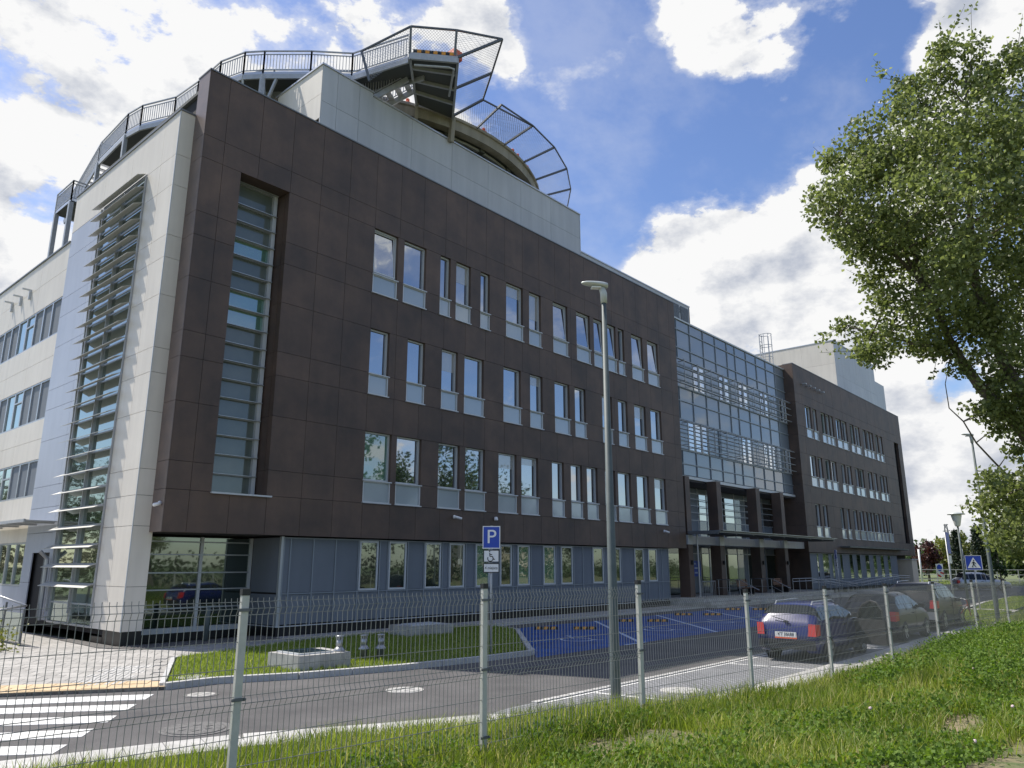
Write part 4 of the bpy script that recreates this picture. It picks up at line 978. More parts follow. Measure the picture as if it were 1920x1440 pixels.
def net_lines(mb, c00, c10, c11, c01, step=.13, w=.010):
    """diamond mesh between four corners"""
    c00, c10, c11, c01 = map(Vector, (c00, c10, c11, c01))
    U = ((c10-c00).length+(c11-c01).length)/2; Vv = ((c01-c00).length+(c11-c10).length)/2
    P = lambda u, v: (c00*(1-u)+c10*u)*(1-v) + (c01*(1-u)+c11*u)*v
    nrm = (c10-c00).cross(c01-c00).normalized()
    for sgn in (1, -1):
        t = -Vv
        while t < U:
            u0, u1 = (t, t+Vv) if sgn > 0 else (t+Vv, t)
            a, b = Vector((u0, 0)), Vector((u1, Vv)); ta, tb = 0.0, 1.0
            d = u1-u0
            for lim, s_ in ((0, 1), (U, -1)):
                if d == 0: continue
                tc = (lim-u0)/d
                if (d*s_) > 0: ta = max(ta, tc)
                else: tb = min(tb, tc)
            if tb - ta > .02:
                pa = P((u0+d*ta)/U, ta); pb = P((u0+d*tb)/U, tb); e = (pb-pa).normalized().cross(nrm)*w/2
                mb.quad(pa-e, pa+e, pb+e, pb-e)
            t += step
def polar(a, r, z): return Vector((HC.x+r*math.cos(a), HC.y+r*math.sin(a), z))
PA0, PA1 = 236, 262        # sector taken by the platform
for k in range(NB):
    a0, a1 = 2*math.pi*k/NB, 2*math.pi*(k+1)/NB
    if PA0 < math.degrees((a0+a1)/2) < PA1 or 120 < math.degrees((a0+a1)/2) < PA0: continue
    fr = MB().bar(polar(a0,HR-.05,22.9), polar(a0,RO,ZO), .07, .10).bar(polar(a0,RO,ZO), polar(a1,RO,ZO), .06)
    f_ = part('net_frame', fr, 'galv_dark', hp, wl=True)
    mb = MB(); net_lines(mb, polar(a0,HR+.05,22.93), polar(a1,HR+.05,22.93), polar(a1,RO,ZO), polar(a0,RO,ZO)); part('safety_net', mb, 'net', f_)
for k, ad in enumerate((254, 268, 281, 284, 291, 300, 245, 310)):
    p = polar(R(ad), HR-.1, 23.0)
    part('edge_light', MB().box(p.x-.11,p.x+.11,p.y-.11,p.y+.11,23.0,23.10).lathe([(.09,0),(.09,.14),(.04,.19)], p.x, p.y, 23.10, 8), 'orange', hp, wl=True)
# platform jutting out from the deck
PA, PB, PC, PD = Vector((10.1,1.3,23)), Vector((12.0,.9,23)), Vector((9.2,-2.3,23)), Vector((7.7,-1.0,23))
pf = part('platform', MB().poly([(PA.x,PA.y),(PD.x,PD.y),(PC.x,PC.y),(PB.x,PB.y)], 22.86, 22.98), 'deck_dark', hp, wl=True)
mb = MB()
for a, b in ((PA,PD),(PD,PC),(PC,PB)): mb.bar(a-Vector((0,0,.14)), b-Vector((0,0,.14)), .10, .30)
for t in (.2,.45,.7): mb.bar(PD.lerp(PA,t)-Vector((0,0,.2)), PC.lerp(PB,t)-Vector((0,0,.2)), .10, .16)
part('platform_frame', mb, 'galv', pf)
part('drain_pipe', MB().tube([PD.lerp(PC,.1)-Vector((-.1,-.15,.42)), PD.lerp(PC,.85)-Vector((-.05,-.15,.42)), PC.lerp(PB,.08)-Vector((.2,0,.42)), PC.lerp(PB,.55)-Vector((.35,0,.42))], .05, 8), 'galv', pf)
part('bracket', MB().bar(PA+Vector((0,0,-.1)), PA+Vector((.15,.2,-1.2)), .16).bar(PB+Vector((0,0,-.1)), PB+Vector((.1,.2,-1.25)), .22), 'concrete_ring', pf)
mb = MB(); mb2 = MB()
for k in range(10):
    (mb if k % 2 else mb2).bar(PD.lerp(PC,.06+k*.085)+Vector((0,0,.12)), PD.lerp(PC,.06+(k+1)*.085)+Vector((0,0,.12)), .06, .14)
part('warning_stripe', mb, 'stripe_orange', pf); part('warning_stripe', mb2, 'black', pf)
part('beacon_box', MB().box(PC.x-.15,PC.x+.3,PC.y+.05,PC.y+.5,23.0,23.42), 'orange', pf)
NP = [Vector((6.67,.96,23.5)), Vector((7.5,-1.23,24.05)), Vector((8.96,-2.44,24.1)), Vector((10.55,-3.6,24.0)), Vector((11.6,-2.0,23.7)), Vector((12.5,-.6,23.45))]
NI = [Vector((6.9,.6,22.0)), Vector((7.7,-1.0,23)), Vector((9.1,-2.2,23)), Vector((9.2,-2.3,23)), Vector((10.6,-.7,23)), Vector((12.0,.9,23))]
mb = MB(); mn = MB()
for i in range(6):
    mb.bar(NI[i], NP[i], .09, .10)
    if i: mb.bar(NP[i-1], NP[i], .07); net_lines(mn, NI[i-1], NI[i], NP[i], NP[i-1], .13)
NQ = polar(R(276), HR+.05, 22.93); NQ2 = polar(R(276), RO, ZO); mb.bar(NP[5], NQ2, .06); net_lines(mn, NI[5], NQ, NQ2, NP[5], .13)
part('net_frame', mb, 'galv_dark', pf); part('safety_net', mn, 'net', pf)

# escape walkway and stairs round the helipad
wk = thing('roof_walkway', 'galvanised steel walkway and stairs with railings round the helipad', 'walkway', (2.2, 6.0, 17.0))
def railing(pts, h=1.1, step=.13, name='railing', toe=True, mats='galv', parent=wk, closed=True):
    for a, b in zip(pts, pts[1:]):
        a, b = Vector(a), Vector(b); u = Vector((0,0,1)); mb = MB(); L_ = (b-a).length
        mb.bar(a+u*h, b+u*h, .055).bar(a+u*(h-.16), b+u*(h-.16), .035).bar(a+u*.16, b+u*.16, .035)
        n = max(2, int(L_/step))
        for k in range(1, n): p = a.lerp(b, k/n); mb.bar(p+u*.16, p+u*(h-.16), .026)
        mb.bar(a, a+u*h, .06); mb.bar(b, b+u*h, .06)
        part(name, mb, mats, parent, wl=True)
        if toe: part('toe_board', MB().bar(a+u*.02, b+u*.02, .012, .14), 'cap_metal', parent, wl=True)
FZ = 22.9
W = [(7.75,-.85),(6.9,1.9),(5.63,3.12),(4.28,4.65),(3.75,5.35),(3.36,6.71),(3.37,8.79),(3.23,10.79),(2.47,12.66),(2.3,13.9),(2.44,17.69)]
def offs(i, d):
    a = Vector(W[max(0,i-1)]); b = Vector(W[min(len(W)-1,i+1)]); t = (b-a).normalized(); return Vector(W[i]) + Vector((t.y,-t.x))*(-d) if False else Vector(W[i]) + Vector((t.y, -t.x))*d
IN = [offs(i, 1.25) for i in range(len(W))]
for i in range(len(W)-1):
    a, b, c, d_ = Vector(W[i]), Vector(W[i+1]), IN[i+1], IN[i]
    part('deck_grating', MB().poly([tuple(a),tuple(d_),tuple(c),tuple(b)], FZ-.05, FZ), 'deck_dark', wk, wl=True)
    part('stringer', MB().bar((a.x,a.y,FZ-.16),(b.x,b.y,FZ-.16),.08,.22), 'galv', wk, wl=True); part('stringer', MB().bar((d_.x,d_.y,FZ-.16),(c.x,c.y,FZ-.16),.08,.22), 'galv', wk, wl=True)
railing([(x,y,FZ) for x, y in W[0:]]); railing([(p.x,p.y,FZ) for p in IN[1:-1]], toe=False)
railing([(W[-1][0],W[-1][1],FZ),(IN[-1].x,IN[-1].y,FZ)], toe=False)
for i in (3,5,7,9,10):
    for p in (Vector(W[i]), IN[i]): part('post', MB().bar((p.x,p.y,H-.4),(p.x,p.y,FZ-.1),.18), 'galv', wk, wl=True)
part('brace', MB().bar((4.28,4.65,FZ-.2),(5.2,4.9,18.6),.10).bar((4.7,4.2,FZ-.2),(4.0,5.6,18.6),.10).bar((3.75,5.35,FZ-.2),(4.7,6.2,18.6),.09), 'galv', wk, wl=True)
# helipad nets leaning over this stretch
for a, b in (((3.0,2.2),(4.2,.8)),((4.2,.8),(5.3,0))):
    pass
# flight up to the platform
def flight(p0, p1, side, width, n, rail=True):
    p0, p1 = Vector(p0), Vector(p1); s_ = Vector(side)*width
    for q in (Vector((0,0,0)), s_): part('stringer', MB().bar(p0+q-Vector((0,0,.1)), p1+q-Vector((0,0,.1)), .07, .26), 'galv', wk, wl=True)
    for k in range(n):
        c = p0.lerp(p1, (k+.5)/n); d = (p1-p0); d.z = 0; d.normalize(); mb = MB().bar(c+Vector((0,0,.03)), c+s_+Vector((0,0,.03)), .26, .035); part('tread', mb, 'cap_metal', wk, wl=True)
    if rail:
        railing([p0, p1], toe=False); railing([p0+s_, p1+s_], toe=False)
flight((7.2,2.6,21.6), (8.55,.1,22.85), (.80,.50,0), .9, 7)
# flight down to the lower landing and the landing itself
flight((2.44,17.6,FZ), (2.2,21.0,20.5), (1,0,0), 1.1, 13)
LD = [(1.5,17.9),(3.2,17.9),(3.2,20.2),(1.5,20.2)]
part('landing', MB().poly(LD, 20.33, 20.4), 'deck_dark', wk, wl=True); railing([(1.5,17.9,20.4),(1.5,20.2,20.4)]); railing([(1.5,17.9,20.4),(2.2,17.9,20.4)], toe=False)
for x, y in ((1.55,18.0),(1.55,20.1),(3.1,20.1)): part('post', MB().bar((x,y,14.9),(x,y,20.35),.2), 'galv', wk, wl=True)

# ================================================================ mesh fence
FD = Vector((.99494, -.10045, 0)); FP0 = Vector((-6.49, -16.35, 0)); FANG = math.atan2(FD.y, FD.x)
fence = thing('mesh_fence', 'grey welded mesh panel fence on square posts along the grass bank', 'fence', (FP0.x-5, FP0.y+.5, .4))
def post_top(k): return 2.05 if k <= 2 else 1.89
hz = [0,.05,.10,.30,.50,.70,.75,.80,1.0,1.2,1.4,1.45,1.5]; fold = {1,6,11}
mbp = MB(); wr = .0029; PW = 2.44
ys = lambda i: -.030 if i in fold else 0.0
for k in range(50):
    x = .03 + k*PW/49*.976; pts = [(x,0,.03)] + [(x,ys(i),-z) for i, z in enumerate(hz)] + [(x,0,-1.53)]
    mbp.tube(pts, wr, 4, cap=False)
for i, z in enumerate(hz): mbp.tube([(0,ys(i)-.006,-z),(PW,ys(i)-.006,-z)], wr*1.25, 4, cap=False)
panel_me = mbp.mesh('mesh_panel', 'wire')
post_me = {}
def finv(o): o.matrix_parent_inverse = Matrix.Translation(-Vector(fence.location)); return o
ptm = MB().box(-.03,.03,-.02,.02,-1.75,0).mesh('post','post_grey')
capm = MB().box(-.034,.034,-.024,.024,.0,.02).box(-.034,.034,-.024,-.020,-.03,.0).box(-.034,.034,.02,.024,-.03,0).box(-.034,-.03,-.02,.02,-.03,0).box(.03,.034,-.02,.02,-.03,0).mesh('cap','black')
clm = MB().box(-.05,.05,-.034,-.021,-.012,.012).lathe([(.011,-.008),(.011,.008)], -.048, -.036, 0, 8).lathe([(.011,-.008),(.011,.008)], .048, -.036, 0, 8).mesh('clamp','galv_dark')
for k in range(-2, 14):
    p = FP0 + FD*(2.5*k)
    po = finv(link('post', ptm, fence, (p.x,p.y,post_top(k)+.045), FANG)); link('cap', capm, po)
    for z in (-.14,-.80,-1.42): link('clamp', clm, po, (0,0,z))
    if k < 13:
        q = p + FD*.03; top = (2.05 if k < 2 else 1.89) - .035
        finv(link('mesh_panel', panel_me, fence, (q.x,q.y,top), FANG))
# concrete base boards under the panels
for k in range(-2, 13):
    p = FP0 + FD*(2.5*k+.05); q = FP0 + FD*(2.5*k+2.45); z = (2.05 if k < 2 else 1.89) - 1.60
    part('base_board', MB().bar((p.x,p.y,z-.12),(q.x,q.y,z-.12), .05, .22), 'concrete', fence, wl=True)

# ================================================================ street lamps
def lamp_led(loc, h, label, az, group=None):
    t = thing('street_lamp', label, 'street lamp', loc, az, group)
    part('pole', MB().tube([(0,0,-.3),(0,0,.6),(0,0,h)], [.088,.083,.040], 18), 'lamp_pole', t, smooth=True)
    part('access_door', MB().box(-.05,.05,-.103,-.09,.7,1.1), 'lamp_pole', t)
    part('spigot', MB().tube([(0,0,h-.12),(0,0,h+.06),(-.03,0,h+.16)], [.058,.062,.055], 14), 'lamp_head', t, smooth=True)
    # flat teardrop head pointing along local -x
    N_ = 14; mb = MB(); prof = [(.12,.02,.05),(.10,.10,.075),(.0,.13,.085),(-.15,.145,.08),(-.32,.14,.065),(-.46,.11,.05),(-.55,.05,.03),(-.57,.01,.015)]
    for x, w, th in [(a_*.70, b_*.74, c_*.85) for a_, b_, c_ in prof]:
        for k in range(N_):
            a = 2*math.pi*k/N_; y = w*math.cos(a); z = th*math.sin(a)*(1 if math.sin(a) > 0 else .45); mb.v.append((x, y, h+.20+z+x*-.10))
    for i in range(len(prof)-1):
        for k in range(N_): k2 = (k+1) % N_; mb.f.append((i*N_+k,(i+1)*N_+k,(i+1)*N_+k2,i*N_+k2)); mb.mi.append(0)
    mb.f.append(tuple(range(N_))); mb.mi.append(0); mb.f.append(tuple(range((len(prof)-1)*N_+N_-1,(len(prof)-1)*N_-1,-1))); mb.mi.append(0)
    part('lamp_head', mb, 'lamp_head', t, smooth=True)
    part('lens', MB().poly([(-.22,-.06),(-.05,-.06),(-.05,.06),(-.22,.06)], h+.150, h+.172), 'lens', t)
    return t
lamp_led((.75,-14.95,.0), 6.92, 'tall grey street lamp with flat pale head, right behind the fence', R(-42))
lamp_led((26.06,-16.0,0), 7.35, 'tall grey street lamp beyond the parked cars, below the tree', R(-50))
t = thing('park_lamp', 'short lamp with white funnel-shaped shade on slim grey pole by the verge', 'street lamp', (33.4,-13.62,.05))
part('pole', MB().tube([(0,0,-.2),(0,0,4.1)], [.06,.045], 10), 'lamp_pole', t, True); part('lamp_shade', MB().lathe([(.09,4.1),(.13,4.15),(.24,4.62),(.24,4.66),(.1,4.7)], n=16), 'lens', t, True); part('hat', MB().lathe([(.40,4.68),(.40,4.72),(.1,4.8)], n=16), 'lamp_head', t, True)

# ================================================================ signs
def facing(loc): d = Vector((-9.694,-22)) - Vector(loc[:2]); return math.atan2(d.y, d.x) + math.pi/2   # local -y looks at the viewer
def glyph(name, body, size, matname, parent, x, z, y=-.012, sx=1.0):
    o = link(name, text_mesh(name, body, size, matname, .001), parent, (x, y, z)); o.rotation_euler[0] = math.pi/2; o.scale = (sx,1,1); return o
def plate_part(name, parent, w, h, z, matname, border=None, t=.012, y=-.06):
    mb = MB().box(-w/2,w/2,y,y+t,z-h/2,z+h/2); o = part(name, mb, matname, parent)
    if border:
        b = .022; m2 = MB()
        for e in ((-w/2,w/2,h/2-b,h/2),(-w/2,w/2,-h/2,-h/2+b),(-w/2,-w/2+b,-h/2+b,h/2-b),(w/2-b,w/2,-h/2+b,h/2-b)): m2.box(e[0],e[1],y-.003,y-.0005,z+e[2],z+e[3])
        part('border', m2, border, o)
    return o
def wheelchair_plate(parent, z, size, y, matname='black'):
    """upright wheelchair pictogram in local x-z"""
    m2 = MB(); S_ = size; P = lambda u, v: Vector(((u-.55)*S_, y, z+(v-.5)*S_))
    def st(pts, w):
        for a, b in zip(pts, pts[1:]): m2.bar(P(*a), P(*b), w*S_, .003, upv=(0,1,0))
    st([(.46+.25*math.cos(a), .28+.25*math.sin(a)) for a in [R(150)+R(235)*k/14 for k in range(15)]], .07)
    st([(.40,.80),(.42,.47),(.66,.47),(.76,.20),(.88,.22)], .08); st([(.42,.64),(.62,.64)], .06)
    c = P(.40,.92); m2.add([(c.x+.06*S_*math.cos(k*math.pi/4), y, c.z+.06*S_*math.sin(k*math.pi/4)) for k in range(8)], [tuple(range(8))])
    part('wheelchair_symbol', m2, matname, parent)
def parking_sign(loc, label, scale=1.0, rz=None, txt=True):
    t = thing('parking_sign', label, 'sign', loc, facing(loc) if rz is None else rz)
    part('pole', MB().tube([(0,0,-.1),(0,0,3.2)], .03, 10), 'galv', t, True)
    w, h = .46, .58
    p = plate_part('sign_plate', t, w, h, 2.90, 'sign_blue', 'sign_white'); glyph('letter_p', 'P', .50, 'sign_white', p, .0, 2.90, -.065, 1.05).data
    q = plate_part('symbol_plate', t, .42, .32, 2.42, 'sign_white', 'black'); wheelchair_plate(q, 2.42, .28, -.0645)
    q = plate_part('text_plate', t, .42, .24, 2.12, 'sign_white', 'black')
    if txt: glyph('lettering', '4 miejsca', .105, 'black', q, 0, 2.12, -.0645, .85)
    for z in (3.05,2.75,2.42,2.12): part('clip', MB().box(-.05,.05,-.049,.04,z-.015,z+.015), 'galv_dark', t)
    return t
parking_sign((4.95,-8.35,.10), 'blue parking sign with wheelchair plate and 4 miejsca plate on the lawn')
parking_sign((39.1,-5.7,0), 'distant blue parking sign seen nearly edge-on before the far brown wing', 1.0, R(-150), False)
loc = (34.7,-13.85,.09); t = thing('crossing_sign', 'square blue pedestrian crossing sign with walking figure in a white triangle', 'sign', loc, facing(loc))
part('pole', MB().tube([(0,0,-.1),(0,0,2.65)], .03, 8), 'galv', t, True); p = plate_part('sign_plate', t, .72, .72, 2.3, 'sign_blue', 'sign_white')
part('triangle', MB().add([(-.29,-.066,2.04),(.29,-.066,2.04),(0,-.066,2.57)], [(0,1,2)]), 'sign_white', p)
m2 = MB(); y = -.069
for a, b, w in (((.0,2.36),(-.01,2.22),.06),((-.01,2.24),(-.09,2.08),.035),((-.01,2.24),(.08,2.08),.035),((.0,2.35),(.09,2.25),.028),((.0,2.35),(-.09,2.27),.028)): m2.bar((a[0],y,a[1]),(b[0],y,b[1]),w,.003,upv=(0,1,0))
m2.add([(.01+.032*math.cos(k*math.pi/4),y,2.42+.032*math.sin(k*math.pi/4)) for k in range(8)],[tuple(range(8))])
part('walking_figure', m2, 'black', p)
loc = (27.0,-14.35,0); t = thing('road_sign', 'tall narrow traffic sign seen edge-on on a grey pole beside the drive', 'sign', loc, facing(loc)+R(78))
part('pole', MB().tube([(0,0,-.1),(0,0,3.65)], .035, 8), 'galv', t, True); part('sign_back', MB().box(-.3,.3,-.07,-.055,2.75,3.65), 'sign_grey', t); part('sign_face', MB().box(-.29,.29,-.078,-.072,2.76,3.64), 'sign_blue', t); part('lower_plate', MB().box(-.26,.26,-.07,-.055,2.35,2.68), 'sign_white', t)
# lane divider board and far signs
t = thing('warning_board', 'striped red, white and blue keep-right board on the far traffic island', 'sign', (104,2.9,0), facing((104,2.9)))
t.scale = (.55,.55,.8)
part('post', MB().box(-.08,.08,0,.1,0,3.1), 'sign_white', t); p = part('board', MB().box(-.75,.75,-.1,-.02,.9,3.0), 'sign_white', t)
part('arrow_disc', MB().add([(.55*math.cos(k*math.pi/8),-.11,2.35+.55*math.sin(k*math.pi/8)) for k in range(16)],[tuple(range(16))]), 'sign_blue', p); part('stripe', MB().add([(-.75,-.11,1.2),(-.25,-.11,.9),(.35,-.11,.9),(-.75,-.11,1.65)],[(0,1,2,3)]).add([(.75,-.11,1.1),(.75,-.11,1.6),(.1,-.11,1.75),(.0,-.11,1.55)],[(0,1,2,3)]), 'red', p)

# ================================================================ lawn furniture
bx_ = thing('access_shaft', 'low concrete shaft with glazed hatch on the lit part of the lawn', 'shaft', (.5,-7.0,.1))
part('body', MB().poly([(-.72,-7.38),(.05,-7.42),(1.25,-7.60),(1.3,-6.35),(-.05,-6.2)] if False else [(-.1,-7.5),(1.15,-7.62),(1.25,-6.35),(-.12,-6.3)], .05, .41), 'concrete', bx_, wl=True)
part('hatch_frame', MB().poly([(.0,-7.35),(.82,-7.42),(.88,-6.5),(.0,-6.45)], .405, .44), 'alu_light', bx_, wl=True); part('hatch_glass', MB().poly([(.05,-7.3),(.77,-7.37),(.83,-6.55),(.05,-6.5)], .43, .448), 'glass_dark', bx_, wl=True)
b2_ = thing('access_shaft', 'low concrete shaft in the shade at the back of the lawn', 'shaft', (7.3,-3.0,.1))
part('body', MB().poly([(6.5,-3.4),(8.3,-3.55),(8.4,-2.4),(6.6,-2.3)], .05, .42), 'concrete', b2_, wl=True); part('hatch_frame', MB().poly([(6.8,-3.2),(8.0,-3.3),(8.1,-2.6),(6.9,-2.55)], .415, .45), 'alu_light', b2_, wl=True)
for (x, y, z, lb) in ((1.02,-7.35,.41,'short steel vent pipe with slotted cap standing on the concrete shaft'),(2.1,-6.85,.1,'left of two steel vent pipes standing in the lawn'),(2.45,-7.05,.1,'right of two steel vent pipes standing in the lawn')):
    t = thing('vent_pipe', lb, 'vent', (x,y,z), 0, 'vent pipes on the lawn')
    part('cone', MB().lathe([(.13,.0),(.125,.03),(.075,.10)] if z > .2 else [(.085,-.05),(.085,.22),(.13,.23),(.125,.26),(.075,.33)], n=16), 'steel', t, True)
    zt = .1 if z > .2 else .33; part('pipe', MB().lathe([(.072,zt),(.072,zt+.15)], n=16), 'steel', t, True)
    mb = MB()
    for k in range(8): a = k*math.pi/4; mb.box(.064*math.cos(a)-.012,.064*math.cos(a)+.012,.064*math.sin(a)-.012,.064*math.sin(a)+.012,zt+.15,zt+.21)
    part('slots', mb, 'steel', t); part('cap', MB().lathe([(.095,zt+.21),(.095,zt+.235),(.03,zt+.25)], n=16), 'steel', t, True)
t = thing('bollard', 'grey steel pipe bollard in the gravel before the dark stair glazing', 'bollard', (1.81,.35,.05)); part('pipe', MB().lathe([(.075,-.05),(.075,.96),(.06,.99)], n=16), 'lamp_pole', t, True); part('cap', MB().lathe([(.062,.985),(.05,1.01),(.01,1.02)], n=16), 'lamp_pole', t, True)
# handrail of the left pavement steps
t = thing('glass_balustrade', 'low glass balustrade with steel handrail at the left end of the pavement', 'railing', (-2.2,5.0,.05))
mb = MB().tube([(0,-1.8,1.12),(0,6,1.7)], .03, 8).tube([(0,-1.8,1.12),(-1.1,-1.8,.95)], .03, 8); part('handrail', mb, 'steel', t, True)
for k in range(5): part('post', MB().bar((0,-1.7+k*1.7,0),(0,-1.7+k*1.7,1.0+.16*k),.05), 'galv_dark', t)
for k in range(4): part('glass_pane', MB().box(-.01,.01,-1.6+k*1.7,-.1+k*1.7,.12,.9+.1*k), 'glass_dark', t)
# planting beside it
q = RNG.normal(size=(900,3))*np.array([.25,.8,.18])+np.array([-3.1,3.4,.3]); V,F,T = leaf_arrays(q, .09); o = link('shrub', fast_mesh('shrub', V, F, 'yellow_leaf', T)); tag(o, 'small yellow-green shrub at the left edge below the glass balustrade', 'shrub')

# ================================================================ entrance steps, rails, benches, ramp
st_ = struct(link('entrance_steps', MB().box(29.4,46,-2.0,-1.62,-.02,.29).box(29.4,46,-2.38,-2.0,-.02,.145).mesh('entrance_steps','concrete')))
def handrail(x, label):
    t = thing('handrail', label, 'railing', (x,-1.6,.44))
    part('rail', MB().tube([(0,1.4,.98),(0,-.1,.98),(0,-1.15,.45),(0,-1.25,.42)], .024, 8), 'steel', t, True)
    for y, z0, z1 in ((1.3,0,.98),(.6,0,.98),(-.05,0,.98),(-.75,-.3,.64)): part('post', MB().tube([(0,y,z0),(0,y,z1)], .02, 6), 'steel', t)
    part('mid_rail', MB().tube([(0,1.4,.5),(0,-.1,.5),(0,-1.1,-.0)], .012, 6), 'steel', t)
handrail(33.9, 'left steel stair handrail in front of the entrance portico'); handrail(38.6, 'right steel stair handrail in front of the entrance portico')
t = thing('bicycle_rack_railing', 'steel guard railing between the glazed bay and the first portico column', 'railing', (29.9,-1.5,.44))
mb = MB().tube([(-.5,0,.95),(1.2,0,.95)], .022, 6)
for k in range(9): mb.bar((-.5+k*.21,0,0),(-.5+k*.21,0,.95),.02)
part('rail', mb, 'steel', t)
for x, lb in ((37.0,'brown slatted bench on the left of the portico, between two columns'),(42.6,'brown slatted bench on the right of the portico, behind the handrail')):
    t = thing('bench', lb, 'bench', (x,-.7,.44), 0, 'benches in the portico')
    for k in range(4): part('slat', MB().box(-.75,.75,-.22+k*.12,-.12+k*.12,.42,.45), 'wood', t)
    for k in range(4): part('slat', MB().box(-.75,.75,.28+k*.02,.31+k*.02,.52+k*.11,.61+k*.11), 'wood', t)
    for sx in (-.6,.6): part('leg', MB().box(sx-.04,sx+.04,-.2,.3,0,.42).box(sx-.04,sx+.04,.31,.37,.3,.98), 'black', t)
def ramp_rail(p, label):
    t = thing('ramp_railing', label, 'railing', (p[0][0],p[0][1],0), 0, 'ramp railings before the far wing')
    for dz in (0,-.18): part('rail', MB().tube([(x,y,z+dz) for x,y,z in p], .028, 6), 'steel', t, True, wl=True)
    n = 9
    P = [Vector(q) for q in p]; L_ = [0]
    for a, b in zip(P, P[1:]): L_.append(L_[-1]+(b-a).length)
    for k in range(n):
        s_ = L_[-1]*k/(n-1)
        for i in range(len(P)-1):
            if s_ <= L_[i+1]+1e-6: c = P[i].lerp(P[i+1], (s_-L_[i])/(L_[i+1]-L_[i])); break
        part('post', MB().bar((c.x,c.y,0),(c.x,c.y,c.z), .035), 'steel', t, wl=True)
ramp_rail([(42.5,-1.5,1.36),(46.0,-1.5,1.36),(52,-1.5,.9)], 'steel ramp railing descending from the portico to the right')
ramp_rail([(42.8,-2.7,1.30),(46.3,-2.7,1.30),(52.2,-2.7,.86)], 'outer steel ramp railing in front of the descending one')
ramp_rail([(53.8,-1.5,.96),(64.9,-1.5,1.42),(67.8,-1.5,1.36),(68.6,-1.5,.9)], 'steel ramp railing rising along the far wing')
ramp_rail([(53.4,-2.6,.92),(64.4,-2.6,1.36),(67.4,-2.6,1.30)], 'outer steel ramp railing rising before the far wing')
sheet('ramp', [(46,-2.75),(52.3,-2.75),(52.3,-1.4),(46,-1.4)], .22, 'concrete', -.03); sheet('ramp', [(53.6,-2.65),(68,-2.65),(68,-1.4),(53.6,-1.4)], .30, 'concrete', -.03)

